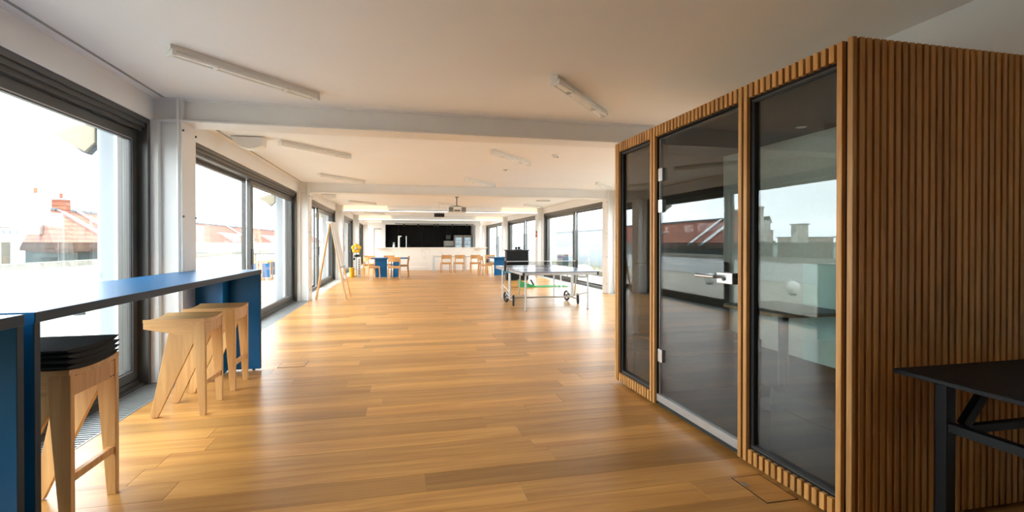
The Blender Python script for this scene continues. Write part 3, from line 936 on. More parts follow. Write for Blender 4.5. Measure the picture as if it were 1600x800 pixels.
# ------------------------------------------------------------------ table tennis table
t = thing('table_tennis_table', 'blue outdoor table tennis table on wheels with net', 'table tennis table', (2.96, 10.25, 0))
HX, HY = 0.745, 1.37
for s in (-1, 1):
    a, b = (0.006, HY) if s > 0 else (-HY, -0.006)
    tp = B(-HX, HX, a, b, 0.742, 0.76).build('table_half', M['table_blue'], t, 0.002)
    ln = MB().box(-HX, HX, (b - 0.02) if s > 0 else a, b if s > 0 else a + 0.02, 0.7602, 0.7612)
    ln.box(-HX, -HX + 0.02, a, b, 0.7602, 0.7611).box(HX - 0.02, HX, a, b, 0.7602, 0.7611).box(-0.0015, 0.0015, a, b, 0.7602, 0.7610)
    ln.build('boundary_line', M['line_white'], tp)
    fr = MB().box(-HX, HX, (HY - 0.03) if s > 0 else -HY, HY if s > 0 else -HY + 0.03, 0.695, 0.742)
    fr.box(-HX, -HX + 0.03, min(a, b) + .03, max(a, b) - .03, 0.695, 0.742).box(HX - 0.03, HX, min(a, b) + .03, max(a, b) - .03, 0.695, 0.742)
    fr.build('apron', M['alu'], t)
    for sx in (-1, 1):
        cx = sx * (HX - 0.012); cyy = s * (HY - 0.012)
        B(cx - 0.02, cx + 0.02, cyy - 0.02, cyy + 0.02, 0.69, 0.745).build('corner_cap', M['black'], t, 0.006)
        # outer legs, foot discs and the stay to the carriage
        lx, ly = sx * 0.63, s * 1.10
        MB().tube([(lx * 0.93, ly * 0.93, 0.70), (lx, ly, 0.66), (lx, ly, 0.012)], 0.017, 12).build('leg', M['alu'], t, smooth=True)
        MB().cyl((lx, ly, 0), (lx, ly, 0.012), 0.035, 16).build('foot', M['grey_metal'], t)
        MB().cyl((lx, ly, 0.33), (sx * 0.60, s * 0.45, 0.21), 0.010, 8).build('stay', M['alu'], t)
        # inner legs of each half above the wheels
        MB().tube([(sx * 0.60, s * 0.55, 0.70), (sx * 0.60, s * 0.42, 0.20)], 0.014, 10).build('inner_leg', M['alu'], t, smooth=True)
# carriage: posts, crossbar, wheels
for sx in (-1, 1):
    for k in (-0.05, 0.05):
        MB().cyl((sx * 0.70, k, 0.14), (sx * 0.70, k, 0.70), 0.016, 10).build('carriage_post', M['alu'], t, smooth=True)
    B(sx * 0.70 - 0.03, sx * 0.70 + 0.03, -0.09, 0.09, 0.66, 0.72).build('hinge_block', M['cyan'], t, 0.01)
    MB().cyl((sx * 0.70, -0.3, 0.12), (sx * 0.70, 0.3, 0.12), 0.016, 10).build('axle_bar', M['alu'], t)
    for ys in (-1, 1):
        wc = Vector((sx * 0.70, ys * 0.36, 0.118))
        wh = MB().ring(wc, (1, 0.25 * ys, 0), 0.098, 0.020, 28, 8).build('wheel', M['rubber'], t, smooth=True)
        hb = MB().cyl(wc - Vector((0.022, 0, 0)), wc + Vector((0.022, 0, 0)), 0.022, 12)
        ax = Vector((1, 0.25 * ys, 0)).normalized(); u = ax.orthogonal().normalized(); v = ax.cross(u)
        for k in range(3):
            an = 2 * PI * k / 3 + PI / 2
            d = u * math.cos(an) + v * math.sin(an)
            hb.cyl(wc, wc + d * 0.092, 0.010, 8)
        hb.build('hub', M['rubber'], wh)
        MB().tube([wc + Vector((0, 0, 0.0)), wc + Vector((0, 0, 0.12)), (sx * 0.70, ys * 0.10, 0.16)], 0.010, 8).build('fork', M['alu'], t)
MB().cyl((-0.70, 0, 0.13), (0.70, 0, 0.13), 0.018, 12).build('cross_tube', M['alu'], t, smooth=True)
# net
for sx in (-1, 1):
    p = B(sx * 0.80 - 0.022, sx * 0.80 + 0.022, -0.022, 0.022, 0.70, 0.92).build('net_post', M['black'], t, 0.006)
    B(min(sx * 0.72, sx * 0.80), max(sx * 0.72, sx * 0.80), -0.03, 0.03, 0.675, 0.705).build('clamp', M['cyan'], p)
nb = B(-0.785, 0.785, -0.002, 0.002, 0.775, 0.905).build('net', M['net'], t)
B(-0.785, 0.785, -0.004, 0.004, 0.903, 0.915).build('net_tape', M['line_white'], nb)

# green practice mat with a ramp, beyond the table
t = thing('putting_mat', 'green ramped practice mat lying behind the table tennis table', 'mat', (3.95, 14.15, 0), math.radians(83))
MB().prism([(-0.9, 0.0), (-0.9, 0.01), (0.0, 0.02), (0.35, 0.12), (0.55, 0.22), (0.55, 0.0)], 'x', -0.16, 0.16).build('turf', M['green'], t)
MB().box(-0.2, -0.16, -0.9, 0.55, 0, 0.025).box(0.16, 0.2, -0.9, 0.55, 0, 0.025).build('edge_strip', M['green'], t)
MB().tube([(-0.1, 0.1, 0.06), (-0.08, 0.18, 0.2), (0.08, 0.18, 0.2), (0.1, 0.1, 0.06)], 0.02, 8).build('ball_guard', M['black'], t, smooth=True)

# ------------------------------------------------------------------ easel
t = thing('easel', 'wooden tripod easel with a white board facing the room', 'easel', (0, 0, 0))
apex = Vector((-1.55, 12.02, 1.78))
def leg(a, b, w0, name='leg', mat='oak_chair'):
    a, b = Vector(a), Vector(b)
    MB().cyl(a, b, w0, 4).build(name, M[mat], t)
def plank_leg(top, foot, hw, ht):
    top, foot = Vector(top), Vector(foot)
    d = (foot - top); L = d.length
    rot = d.to_track_quat('Z', 'Y').to_matrix()
    MB().obox((top + foot) / 2, (hw, ht, L), rot).build('leg', M['oak_chair'], t, 0.003)
plank_leg((-1.53, 11.80, 1.74), (-1.20, 11.66, 0.012), 0.045, 0.03)
plank_leg((-1.53, 12.28, 1.74), (-1.17, 12.40, 0.012), 0.045, 0.03)
plank_leg((-1.60, 12.04, 1.74), (-1.875, 11.94, 0.012), 0.10, 0.035)
bp = MB()
ang = math.atan2(0.20, 1.0)
rot = Matrix.Rotation(-math.radians(11.0), 3, 'Y')
bp.obox((-1.405, 12.04, 1.27), (0.02, 0.74, 1.03), rot)
bo = bp.build('board', M['board_white'], t, 0.003)
MB().obox((-1.425, 12.04, 1.27), (0.012, 0.76, 1.05), rot).build('board_rim', M['alu'], bo)
MB().obox((-1.30, 12.04, 0.745), (0.06, 0.6, 0.02), rot).build('tray', M['alu'], t)
B(-1.64, -1.50, 11.76, 12.32, 1.735, 1.785).build('hinge_bar', M['board_white'], t, 0.004)

# ------------------------------------------------------------------ oak chairs and far tables
def make_chair(loc, rz, label, group):
    """front faces +y"""
    t = thing('oak_chair', label, 'chair', loc, rz, group)
    W = 0.215
    for s in (-1, 1):
        x0, x1 = sorted((s * W, s * (W - 0.032)))
        MB().prism([(0.20, 0.0), (0.232, 0.0), (0.205, 0.44), (0.165, 0.44)], 'x', x0, x1).build('leg', M['oak_chair'], t, 0.002)
        MB().prism([(-0.25, 0.0), (-0.218, 0.0), (-0.19, 0.45), (-0.225, 0.78), (-0.252, 0.78), (-0.225, 0.45)], 'x', x0, x1).build('leg', M['oak_chair'], t, 0.002)
        B(min(s * (W - .004), s * (W - 0.028)), max(s * (W - .004), s * (W - 0.028)), -0.20, 0.19, 0.385, 0.43).build('side_rail', M['oak_chair'], t)
    st = MB().prism(rrect(-0.225, 0.225, -0.215, 0.225, 0.04), 'z', 0.43, 0.452).build('seat', M['oak_seat'], t, 0.003)
    # bowed back panel
    n = 10
    vs, fs = [], []
    for i in range(n + 1):
        u = -1 + 2 * i / n
        yb = -0.245 - 0.035 * (1 - u * u)
        for z, o_ in ((0.62, 0.012), (0.785, 0.0)):
            vs.append((u * (W + 0.005), yb + 0.018 + o_, z)); vs.append((u * (W + 0.005), yb + o_, z))
    for i in range(n):
        a, b = i * 4, (i + 1) * 4
        fs += [(a, b, b + 2, a + 2), (a + 1, a + 3, b + 3, b + 1), (a, a + 1, b + 1, b), (a + 2, b + 2, b + 3, a + 3)]
    fs += [(0, 2, 3, 1), (n * 4, n * 4 + 1, n * 4 + 3, n * 4 + 2)]
    MB().add(vs, fs).build('backrest', M['oak_chair'], t, smooth=True)
    B(-W + .03, W - .03, -0.215, -0.195, 0.38, 0.43).build('rear_rail', M['oak_chair'], t)
    B(-W + .03, W - .03, 0.165, 0.185, 0.38, 0.43).build('front_rail', M['oak_chair'], t)
    return t
GCH = 'oak dining chairs'
ch = make_chair((-1.02, 18.75, 0), math.radians(-62), 'oak chair turned sideways at the left end of the blue dining table', GCH)
for loc, rz, lab in (((-0.24, 18.62, 0), 4, 'oak chair with its back to us before the left blue table'),
                     ((0.07, 19.84, 0), 93, 'oak chair side-on at the right end of the left blue table'),
                     ((-1.25, 20.75, 0), 176, 'oak chair behind the left blue table, nearest the white stand'),
                     ((-0.45, 20.85, 0), 184, 'oak chair behind the left blue table, before the counter corner'),
                     ((1.92, 21.62, 0), 3, 'leftmost oak chair drawn up to the white counter table'),
                     ((2.50, 21.62, 0), 2, 'middle oak chair of the three at the white counter table'),
                     ((3.20, 21.55, 0), -3, 'rightmost oak chair of the three at the white counter table'),
                     ((3.28, 19.35, 0), -70, 'oak chair turned sideways at the right-hand blue table'),
                     ((3.75, 20.75, 0), 178, 'oak chair tucked behind the right-hand blue table')):
    dup(ch, loc, math.radians(rz), lab)

def blue_table(loc, label):
    t = thing('dining_table', label, 'table', loc, 0, 'blue dining tables')
    B(-0.68, 0.68, -0.45, 0.45, 0.70, 0.735).build('table_top', M['blue'], t, 0.002)
    for (a, b, fx) in ((-0.54, -0.10, -0.33), (0.12, 0.40, 0.04)):
        p = B(a, b, -0.30, -0.27, 0.01, 0.70).build('leg_panel', M['blue'], t)
        B(fx, fx + 0.03, -0.40 if fx > 0 else -0.27, 0.30, 0.01, 0.70).build('leg_fin', M['blue'], t)
        MB().cyl(((a + b) / 2, -0.285, 0), ((a + b) / 2, -0.285, 0.01), 0.02, 10).build('foot', M['chrome'], p)
    return t
blue_table((-0.40, 19.55, 0), 'blue dining table with four chairs before the marble counter')
blue_table((4.18, 19.7, 0), 'blue dining table half hidden behind the black cabinet')
t = thing('counter_table', 'white topped table with slim steel legs at the counter', 'table', (2.5, 22.45, 0))
B(-1.12, 1.12, -0.38, 0.38, 0.705, 0.735).build('table_top', M['plastic_white'], t, 0.002)
for sx in (-1.06, 0.36, 1.06):
    for sy in (-0.33, 0.33):
        MB().cyl((sx, sy, 0), (sx, sy, 0.705), 0.024, 12).build('leg', M['alu'], t, smooth=True)
B(-1.08, 1.08, -0.35, 0.35, 0.675, 0.705).build('under_frame', M['alu'], t)

# ------------------------------------------------------------------ black cabinet
t = thing('black_cabinet', 'tall black storage cabinet behind the table tennis table', 'cabinet', (3.99, 16.95, 0), math.radians(-6))
B(-0.38, 0.38, -0.28, 0.28, 0.03, 1.03).build('body', M['black'], t, 0.003)
B(-0.42, 0.42, -0.32, 0.32, 1.03, 1.06).build('top_board', M['black'], t, 0.004)
B(-0.36, 0.36, -0.26, 0.26, 0.0, 0.03).build('plinth', M['bronze_dark'], t)
d = B(-0.372, 0.372, -0.296, -0.282, 0.06, 1.015).build('door', M['desk_black'], t, 0.002)
B(-0.36, -0.33, -0.31, -0.296, 0.62, 0.68).build('handle', M['chrome'], d)
t2 = thing('ball_rack', 'heap of dark sports gear on top of the black cabinet', 'sports gear', (4.02, 16.95, 1.0605))
MB().ball((-0.05, 0, 0.064), 0.045).ball((0.06, 0.03, 0.069), 0.05).build('ball', M['black'], t2, smooth=True)
MB().box(-0.12, 0.16, -0.06, 0.08, 0.0, 0.02).build('tray', M['bronze_dark'], t2, 0.003)
MB().ring((0.12, 0, 0.065), (0, 1, 0.2), 0.035, 0.008, 18, 6).build('strap', M['black'], t2, smooth=True)

# ------------------------------------------------------------------ yellow flower stand by the left wall
t = thing('display_stand', 'narrow white display stand with dark lettering marks by the windows', 'stand', (-1.55, 19.8, 0))
B(-0.06, 0.06, -0.06, 0.06, 0.02, 0.76).build('upright', M['plastic_white'], t, 0.004)
B(-0.09, 0.09, -0.09, 0.09, 0.0, 0.02).build('base', M['plastic_white'], t)
for k in range(7):
    B(-0.018, 0.018, -0.063, -0.060, 0.12 + k * 0.085, 0.165 + k * 0.085).build('mark', M['blue_edge'], t)
t = thing('flower_ornament', 'yellow flower shaped ornament on a dark stem', 'ornament', (-1.68, 20.05, 0))
MB().cyl((0, 0, 0.02), (0, 0, 1.05), 0.012, 10).build('stem', M['black'], t)
MB().cyl((0, 0, 0), (0, 0, 0.02), 0.13, 20).build('base', M['black'], t)
for k in range(5):
    a = 2 * PI * k / 5 + 0.3
    MB().ball((0.11 * math.cos(a), -0.01, 1.09 + 0.11 * math.sin(a)), 0.085, 14, 8, (1, 0.45, 1)).build('petal', M['yellow'], t, smooth=True)
MB().ball((0, -0.04, 1.09), 0.06, 14, 8, (1, 0.6, 1)).build('flower_eye', M['appliance'], t, smooth=True)
MB().ball((0.02, 0.0, 0.80), 0.10, 12, 8, (1.1, 0.5, 0.6)).ball((-0.08, 0.0, 0.68), 0.05, 10, 6).build('dark_leaf', M['black'], t, smooth=True)
t = thing('yellow_bucket', 'small yellow bucket on the floor beside the display stand', 'bucket', (-1.80, 19.6, 0))
MB().lathe([(0.085, 0.0), (0.10, 0.36), (0.088, 0.36), (0.075, 0.02)]).build('pail', M['yellow'], t, smooth=True)
MB().ring((0, 0, 0.36), (0, 0, 1), 0.10, 0.008).build('rim', M['yellow'], t, smooth=True)

# ------------------------------------------------------------------ kitchen block and marble counter
k = struct(MB().box(-0.93, 4.08, 25.7, 25.85, 2.235, ZC).box(-0.93, -0.755, 25.7, 25.85, 0, 2.235).box(3.83, 4.08, 25.7, 25.85, 0, 2.235).build('wall_kitchen_front', M['white']), 'white wall framing the black kitchen recess')
struct(MB().box(-0.93, -0.80, 25.85, 29.4, 0, ZC).box(3.95, 4.08, 25.85, 29.4, 0, ZC).box(-0.8, 3.95, 29.3, 29.4, 0, ZC).build('wall_kitchen_side', M['white']), 'white walls enclosing the kitchen recess')
t = thing('marble_counter', 'long white marble kitchen counter at the far end', 'counter', (0, 0, 0))
B(-0.35, 3.47, 23.9, 24.75, 0.09, 1.05).build('front_panel', M['marble'], t, 0.003)
B(-1.15, -0.35, 24.35, 24.75, 0.0, 1.05).build('wing', M['plastic_white'], t)
B(3.47, 4.13, 24.35, 24.75, 0.0, 1.05).build('wing', M['plastic_white'], t)
B(-1.17, 4.15, 23.88, 24.78, 1.05, 1.085).build('worktop', M['marble'], t, 0.002)
B(-0.35, 3.47, 23.93, 24.7, 0.0, 0.09).build('plinth', M['plastic_white'], t)
# black fitted units
for i in range(7):
    x0 = -0.79 + i * 0.672
    lab = 'black tall kitchen unit, number %s from the left of the recess' % ['one', 'two', 'three', 'four', 'five', 'six', 'seven'][i]
    t = thing('kitchen_unit', lab, 'kitchen unit', (x0, 28.2, 0), 0, 'black kitchen units')
    B(0, 0.668, 0, 0.6, 0.0, 2.6).build('body', M['kitchen_black'], t)
    d = B(0.004, 0.664, -0.02, -0.001, 0.08, 1.42).build('door', M['kitchen_black'], t, 0.002)
    B(0.60, 0.62, -0.035, -0.02, 0.9, 1.2).build('handle', M['bronze_dark'], d)
    B(0.004, 0.664, -0.02, -0.001, 1.426, 2.59).build('door', M['kitchen_black'], t, 0.002)
# appliances on the right in the recess
for i, x in enumerate((2.92, 3.42)):
    t = thing('glass_cooler', 'stainless glass-fronted cooler, %s of the pair in the kitchen' % ('left one', 'right one')[i], 'fridge', (x, 27.55, 0), 0, 'glass fronted coolers')
    B(0, 0.48, 0, 0.55, 0, 1.74).build('body', M['appliance'], t, 0.004)
    dd = MB().box(0.01, 0.47, -0.03, -0.002, 0.1, 0.16).box(0.01, 0.47, -0.03, -0.002, 1.60, 1.70).box(0.01, 0.08, -0.03, -0.002, 0.16, 1.6).box(0.40, 0.47, -0.03, -0.002, 0.16, 1.6).build('door', M['appliance'], t)
    B(0.08, 0.40, -0.012, -0.004, 0.16, 1.6).build('pane', M['screen'], dd)
    for z in (0.5, 0.85, 1.2, 1.45):
        B(0.08, 0.40, -0.02, -0.013, z, z + 0.02).build('shelf', M['slate'], dd)
    for z in (1.22, 1.22, 0.87):
        xx = 0.12 + 0.2 * random.random()
        B(xx, xx + 0.05, -0.024, -0.013, z, z + 0.16).build('bottle', M['line_white'], dd)
t = thing('coffee_cabinet', 'low steel cabinet beside the kitchen coolers', 'cabinet', (2.35, 27.5, 0))
B(0, 0.53, 0, 0.6, 0, 1.42).build('body', M['appliance'], t, 0.004)
B(0.03, 0.50, -0.015, -0.001, 0.9, 1.14).build('drawer', M['slate'], t)
B(0.03, 0.50, -0.015, -0.001, 1.17, 1.34).build('drawer', M['appliance'], t)
t = thing('monitor', 'small dark monitor on the low steel kitchen cabinet', 'monitor', (2.60, 27.75, 1.42))
B(-0.13, 0.13, -0.02, 0.02, 0.09, 0.32).build('screen', M['slate'], t, 0.004)
MB().box(-0.02, 0.02, -0.01, 0.01, 0.01, 0.1).box(-0.08, 0.08, -0.05, 0.05, 0.0, 0.012).build('foot', M['black'], t)
# things on the counter
t = thing('drinks_tap', 'tall white drinks tap on the marble counter', 'tap', (-0.08, 24.5, 1.085))
MB().cyl((0, 0, 0), (0, 0, 0.56), 0.045, 14).cyl((0, 0, 0.535), (0.12, -0.0, 0.535), 0.03, 10).build('column', M['plastic_white'], t, smooth=True)
MB().cyl((0, 0, 0), (0, 0, 0.02), 0.07, 16).build('base', M['chrome'], t)
t = thing('drinks_tap', 'slim steel tap to the right of the tall white tap', 'tap', (0.27, 24.5, 1.085))
MB().cyl((0, 0, 0), (0, 0, 0.56), 0.018, 12).build('column', M['chrome'], t, smooth=True)
MB().cyl((0, 0, 0), (0, 0, 0.015), 0.04, 14).build('base', M['chrome'], t)
B(-0.03, 0.03, -0.05, 0.0, 0.52, 0.56).build('lever', M['chrome'], t)
t = thing('soap_bottle', 'small clear bottle at the left end of the counter', 'bottle', (-0.32, 24.5, 1.086))
MB().lathe([(0.055, 0), (0.055, 0.14), (0.02, 0.18), (0.02, 0.21)]).build('body', M['alu'], t, smooth=True)
MB().box(-0.05, 0.05, -0.01, 0.01, 0.21, 0.235).build('cap', M['plastic_white'], t)
# track light
t = thing('track_light', 'black spotlight track over the counter', 'track light', (0, 24.9, 0))
B(-0.27, 3.63, -0.02, 0.02, 2.225, 2.26).build('track', M['black'], t)
for x in (-0.2, 1.7, 3.5):
    MB().cyl((x, 0, 2.26), (x, 0, ZC), 0.006, 6).build('hanger', M['fixture'], t)
for x in (0.15, 0.85, 1.66, 1.82, 2.55, 3.28):
    MB().cyl((x, 0, 2.225), (x, -0.02, 2.12), 0.035, 12).build('spot', M['black'], t, smooth=True)
# door at the end of the corridor
d = root_struct('door_1', (-1.75, YE - 0.002, 0), 'white door at the end of the left corridor')
MB().box(0, 0.08, -0.03, 0, 0, 2.2).box(0.98, 1.06, -0.03, 0, 0, 2.2).box(0, 1.06, -0.03, 0, 2.2, 2.28).build('door_frame', M['appliance'], d)
lf = B(0.08, 0.98, -0.02, 0, 0.01, 2.2).build('door_leaf', M['plastic_white'], d)
MB().tube([(0.88, -0.02, 1.05), (0.88, -0.06, 1.05), (0.76, -0.06, 1.05)], 0.012, 8).build('handle', M['chrome'], lf)
# fire call points on a right column
for kx, (z, lab) in enumerate(((1.72, 'upper small red call point on the third right column'), (1.58, 'lower small red call point on the third right column'))):
    t = thing('fire_call_point', lab, 'fire alarm', (5.178, COLS[2] - 0.06, z), 0, 'red call points')
    B(-0.035, 0, -0.05, 0.05, -0.05, 0.05).build('case', M['red'], t, 0.006)
    B(-0.038, -0.034, -0.025, 0.025, -0.025, 0.025).build('button', M['plastic_white'], t)

# ------------------------------------------------------------------ outside, left terrace
deck = struct(B(-9.0, -2.52, -30, 60, -0.30, -0.09).build('ground_terrace', M['city_ground']), 'roof terrace of grey weathered decking')
x = -8.95
bm_cache = B(0, 0.138, -28, 60, -0.09, -0.06).mesh('deck_board', M['deck'])
while x < -2.7:
    o = link('deck_board', bm_cache, deck); o.location = (x, 0, 0)
    x += 0.146
o = struct(B(-9.35, -9.0, -30, 75, -0.3, 0.66).build('wall_parapet', M['render_white']), 'white parapet wall along the left terrace')
B(-9.42, -8.95, -30, 75, 0.66, 0.80).build('coping', M['coping'], o)
t = thing('glass_balustrade', 'frameless glass balustrade on the terrace parapet', 'balustrade', (-9.18, 0, 0.802))
yy = -10.0
while yy < 66:
    B(-0.008, 0.008, yy, yy + 1.96, 0.0, 0.52).build('pane', M['rail_glass'], t)
    yy += 2.0
# white outer piers with floodlights
for i, c in enumerate(COLS):
    p = struct(MB().prism(rrect(-2.718, -2.505, c - 0.14, c + 0.3, 0.05), 'z', -0.06, 2.95).build('wall_pier_outer', M['pier']), '%s white outer pier on the terrace side' % ORD[i])
    p.data.shade_smooth(); p.data.set_sharp_from_angle(angle=0.7)
    if i < 3:
        t = thing('flood_light', 'cream floodlight on the %s outer pier' % ORD[i], 'floodlight', (-2.785, c - 0.02, 2.25), 0, 'floodlights on the outer piers')
        MB().prism([(-0.27, 0.03), (-0.10, 0.12), (0.06, 0.14), (0.06, -0.03), (-0.02, -0.12)], 'y', -0.10, 0.02).build('housing', M['flood_cream'], t, 0.006)
        B(0.03, 0.066, -0.07, -0.02, -0.02, 0.06).build('bracket', M['concrete'], t)
        MB().prism([(-0.12, -0.06), (0.05, -0.05), (-0.02, -0.135), (-0.045, -0.125)], 'y', -0.09, 0.01).build('lens', M['slate'], t)
# roof slab edge so the windows look out under an eave
struct(B(-3.05, -2.55, Y0, YE, 2.95, 3.1).build('roof_eave', M['render_white']), 'white roof edge above the outer piers')
struct(B(-2.56, 5.76, Y0 - .2, YE + .2, ZC + .2, 3.1).build('roof_slab', M['concrete']), 'roof slab over the room')
# globe lamps on the deck
for i, (x, y) in enumerate(((-5.95, 10.95), (-5.95, 14.45))):
    t = thing('globe_lamp', 'white globe lamp on the terrace, %s one' % ('nearer', 'farther')[i], 'lamp', (x, y, -0.06), 0, 'terrace globe lamps')
    MB().ball((0, 0, 0.19), 0.175, 24, 14).build('globe', M['plastic_white'], t, smooth=True)
    MB().cyl((0, 0, 0), (0, 0, 0.03), 0.09, 16).build('base', M['slate'], t)
# closed parasol and garden table outside
t = thing('closed_parasol', 'folded off-white parasol standing on the terrace', 'parasol', (-6.0, 22.0, -0.06))
MB().lathe([(0.16, 0.55), (0.20, 0.75), (0.17, 1.3), (0.12, 1.9), (0.05, 2.4), (0.01, 2.5)], n=14).build('canopy', M['canvas'], t, smooth=True)
MB().cyl((0, 0, 0.0), (0, 0, 2.55), 0.022, 10).build('pole', M['slate'], t)
MB().cyl((0, 0, 0), (0, 0, 0.08), 0.28, 20).build('base', M['slate'], t)
t = thing('terrace_table', 'wooden high table on the terrace beyond the bar', 'table', (-4.95, 20.2, -0.06))
B(-0.5, 0.5, -0.35, 0.35, 0.94, 0.98).build('table_top', M['slate'], t)
for sx in (-0.44, 0.44):
    for sy in (-0.3, 0.3):
        B(sx - 0.025, sx + 0.025, sy - 0.025, sy + 0.025, 0, 0.94).build('leg', M['oak_chair'], t)
for i, (x, y) in enumerate(((-5.2, 19.5), (-4.75, 19.55), (-4.9, 21.0))):
    t = thing('terrace_stool', 'wooden terrace stool, ' + ('left one before the high table', 'right one before the high table', 'one behind the high table')[i], 'stool', (x, y, -0.06), 0, 'terrace stools')
    B(-0.17, 0.17, -0.17, 0.17, 0.66, 0.70).build('seat', M['oak_seat'], t)
    for sx in (-0.14, 0.14):
        for sy in (-0.14, 0.14):
            B(sx - 0.018, sx + 0.018, sy - 0.018, sy + 0.018, 0, 0.66).build('leg', M['oak_chair'], t)
    B(-0.13, 0.13, -0.15, -0.13, 0.12, 0.62).build('panel', M['blue'], t)

# ------------------------------------------------------------------ neighbouring roofs and the city
struct(B(-400, -10, -200, 420, -16, -15).build('ground_city', M['city_ground']), 'distant city ground far below the terrace')
t = thing('tiled_building', 'old building with a red tiled roof beyond the terrace', 'building', (-10.4, 18.0, 0))
MB().prism([(-0.15, 0.3), (-0.15, 60), (-4.4, 60), (-4.4, 5.8)], 'z', -15, 1.08).build('wall', M['slate'], t)
RV = [(0, 0, 1.10), (-4.6, 5.8, 1.10), (-2.3, 3.2, 2.55), (0, 60, 1.10), (-4.6, 60, 1.10), (-2.3, 56.8, 2.55),
      (0, 0, 1.0), (-4.6, 5.8, 1.0), (0, 60, 1.0), (-4.6, 60, 1.0)]
rf = MB().add(RV, [(0, 2, 1), (3, 4, 5), (0, 3, 5, 2), (1, 2, 5, 4), (6, 7, 9, 8), (0, 1, 7, 6), (3, 8, 9, 4), (0, 6, 8, 3), (1, 4, 9, 7)]).build('roof', M['tiles'], t)
B(-2.38, -2.22, 3.1, 56.9, 2.52, 2.62).build('ridge', M['slate'], rf)
sl = (2.55 - 1.10) / 2.3
for ya, w2 in ((3.55, 0.32), (4.7, 0.26), (22.0, 0.4)):
    MB().add([(0.02, ya, 1.10), (0.02, ya + w2, 1.10), (-2.2, ya + w2 + .3, 1.10 + 2.2 * sl), (-2.2, ya + .3, 1.10 + 2.2 * sl),
              (0.02, ya, 1.18), (0.02, ya + w2, 1.18), (-2.2, ya + w2 + .3, 1.19 + 2.2 * sl), (-2.2, ya + .3, 1.19 + 2.2 * sl)],
             [(0, 1, 2, 3), (4, 5, 6, 7), (0, 1, 5, 4), (1, 2, 6, 5), (2, 3, 7, 6), (3, 0, 4, 7)]).build('roof_flashing', M['alu'], rf)
for (cx, cy, cw, ch_, m_) in ((-1.9, 2.0, 0.55, 2.95, 'city_wall'), (-2.3, 4.1, 0.4, 2.95, 'tiles'), (-2.3, 14.0, 0.5, 3.0, 'city_wall')):
    c = B(cx - cw / 2, cx + cw / 2, cy, cy + cw, 1.6, ch_).build('chimney', M[m_], t)
    B(cx - cw / 2 - .04, cx + cw / 2 + .04, cy - .04, cy + cw + .04, ch_, ch_ + 0.06).build('chimney_cap', M['concrete'], c)
    MB().cyl((cx, cy + cw / 2, ch_ + .06), (cx, cy + cw / 2, ch_ + 0.26), 0.06, 8).build('chimney_pot', M['tiles'], c)
for y in (9.0, 18.0, 28.0, 37.0):
    MB().prism([(-0.45, 1.3), (-0.45, 1.9), (-1.5, 2.0)], 'y', y, y + 1.6).build('dormer', M['alu'], rf)
t = thing('neighbour_block', 'plain pale apartment gable next to the tiled roof', 'building', (-26, 34.2, 0))
MB().prism([(0, 1.2), (0, 4.6), (-8, 13.2), (-8, 10.6)], 'z', -15, 3.4).build('wall', M['city_wall'], t)
MB().prism([(0.15, 1.1), (0.15, 4.7), (-8.1, 13.4), (-8.1, 10.5)], 'z', 3.4, 3.55).build('roof', M['slate'], t)
for k, y in enumerate((1.9, 3.3)):
    B(0, 0.03, y, y + 0.4, 0.4, 1.5).build('window', M['slate'], t)
far = [(-150, 168, 5, 8.6, 7, 'city_wall', 'tall pale tower block on the skyline'), (-150, 140, 20, 3.4, 30, 'city_pink', 'low pinkish apartment row on the skyline'),
       (-162, 184, 18, 3.6, 24, 'city_pink', 'low brownish block left of the tower on the skyline'), (-150, 112, 18, 3.8, 20, 'city_wall', 'pale wide block right of the pinkish row'),
       (-175, 90, 20, 4.4, 30, 'city_pink', 'long low block at the skyline edge'), (-150, 60, 30, 5.0, 36, 'city_wall', 'broad pale block seen only beyond the booth corner'),
       (-180, 262, 30, 8.5, 60, 'city_pink', 'distant rooftops above the tiled building')]
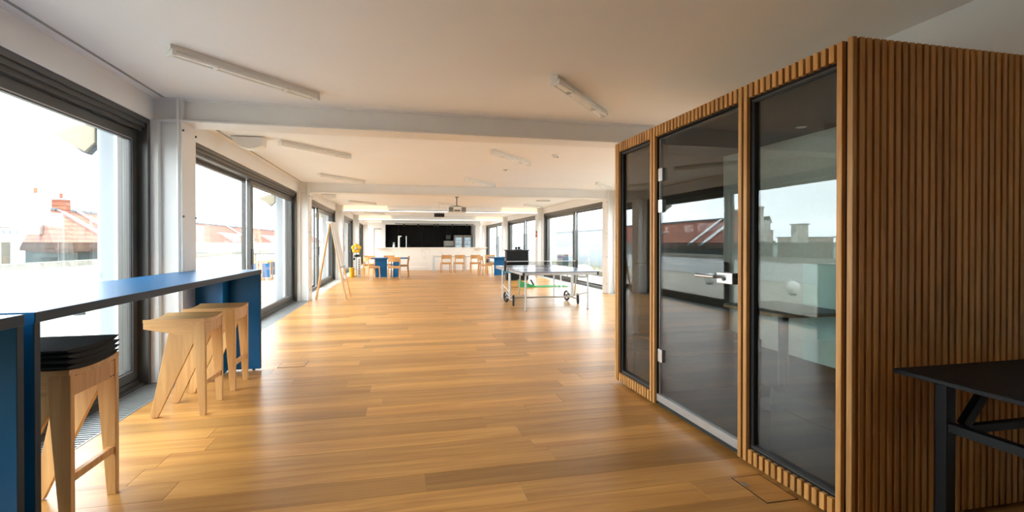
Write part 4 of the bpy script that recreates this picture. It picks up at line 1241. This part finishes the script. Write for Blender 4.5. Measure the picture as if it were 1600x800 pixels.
for (x, y, d, h, L, m, lab) in far:
    t = thing('skyline_block', lab, 'building', (x, y, -15), 0, 'skyline buildings')
    B(-d, 0, -L / 2 * 0.4, L / 2 * 0.6, 0, 15 + h).build('wall', M[m], t)
    B(-d - .5, 0.5, -L / 2 * 0.4 - .5, L / 2 * 0.6 + .5, 15 + h, 15.4 + h).build('roof', M['slate'], t)
    for k in range(int(L // 4)):
        yb = -L / 2 * 0.4 + 1.2 + k * 4
        B(0, 0.08, yb, yb + 1.6, 12 + h, 13.8 + h).build('window', M['slate'], t)

# ------------------------------------------------------------------ outside, right
struct(B(5.76, 40, -20, 80, -0.3, -0.06).build('ground_right', M['concrete']), 'pale paved terrace outside the right windows')
o = struct(B(9.4, 9.7, -20, 60, -0.06, 1.95).build('wall_garden', M['garden_wall']), 'white garden wall outside the right windows')
B(9.35, 9.75, -20, 60, 1.95, 2.02).build('coping', M['render_white'], o)
B(9.32, 9.4, 16.2, 16.6, -0.06, 1.95).build('pilaster', M['slate'], o)
o = struct(B(7.9, 9.3, 8, 40, -0.06, 0.14).build('ground_planter', M['soil']), 'stony planting strip along the garden wall')
gb = MB()
for k in range(900):
    y = random.uniform(9, 34); x = random.uniform(7.95, 9.2)
    h = random.uniform(0.12, 0.42); a = random.uniform(0, 6.28); l_ = random.uniform(0.02, 0.14)
    q = 0.008
    gb.add([(x - q * math.sin(a), y + q * math.cos(a), 0.13), (x + q * math.sin(a), y - q * math.cos(a), 0.13), (x + l_ * math.cos(a), y + l_ * math.sin(a), 0.13 + h)], [(0, 1, 2)])
o = gb.build('dry_grass', M['dry_grass']); o['kind'] = 'stuff'; o['label'] = 'dry grass tufts in the planting strip'; o['category'] = 'grass'
t = thing('garden_picture', 'small colourful picture board beyond the table tennis net', 'picture', (6.35, 18.9, 0))
B(-0.23, 0.23, -0.02, 0.0, 0.40, 0.84).build('print', M['poster'], t)
for sx in (-0.2, 0.2):
    B(sx - 0.02, sx + 0.02, 0.0, 0.03, -0.06, 0.8).build('post', M['slate'], t)
o = MB().ball((7.1, 18.6, 0.19), 0.34, 20, 12, (1.2, 1.0, 0.75)).build('garden_boulder', M['render_white'], None, smooth=True)
tag(o, 'rounded white boulder outside beyond the table tennis corner', 'boulder')
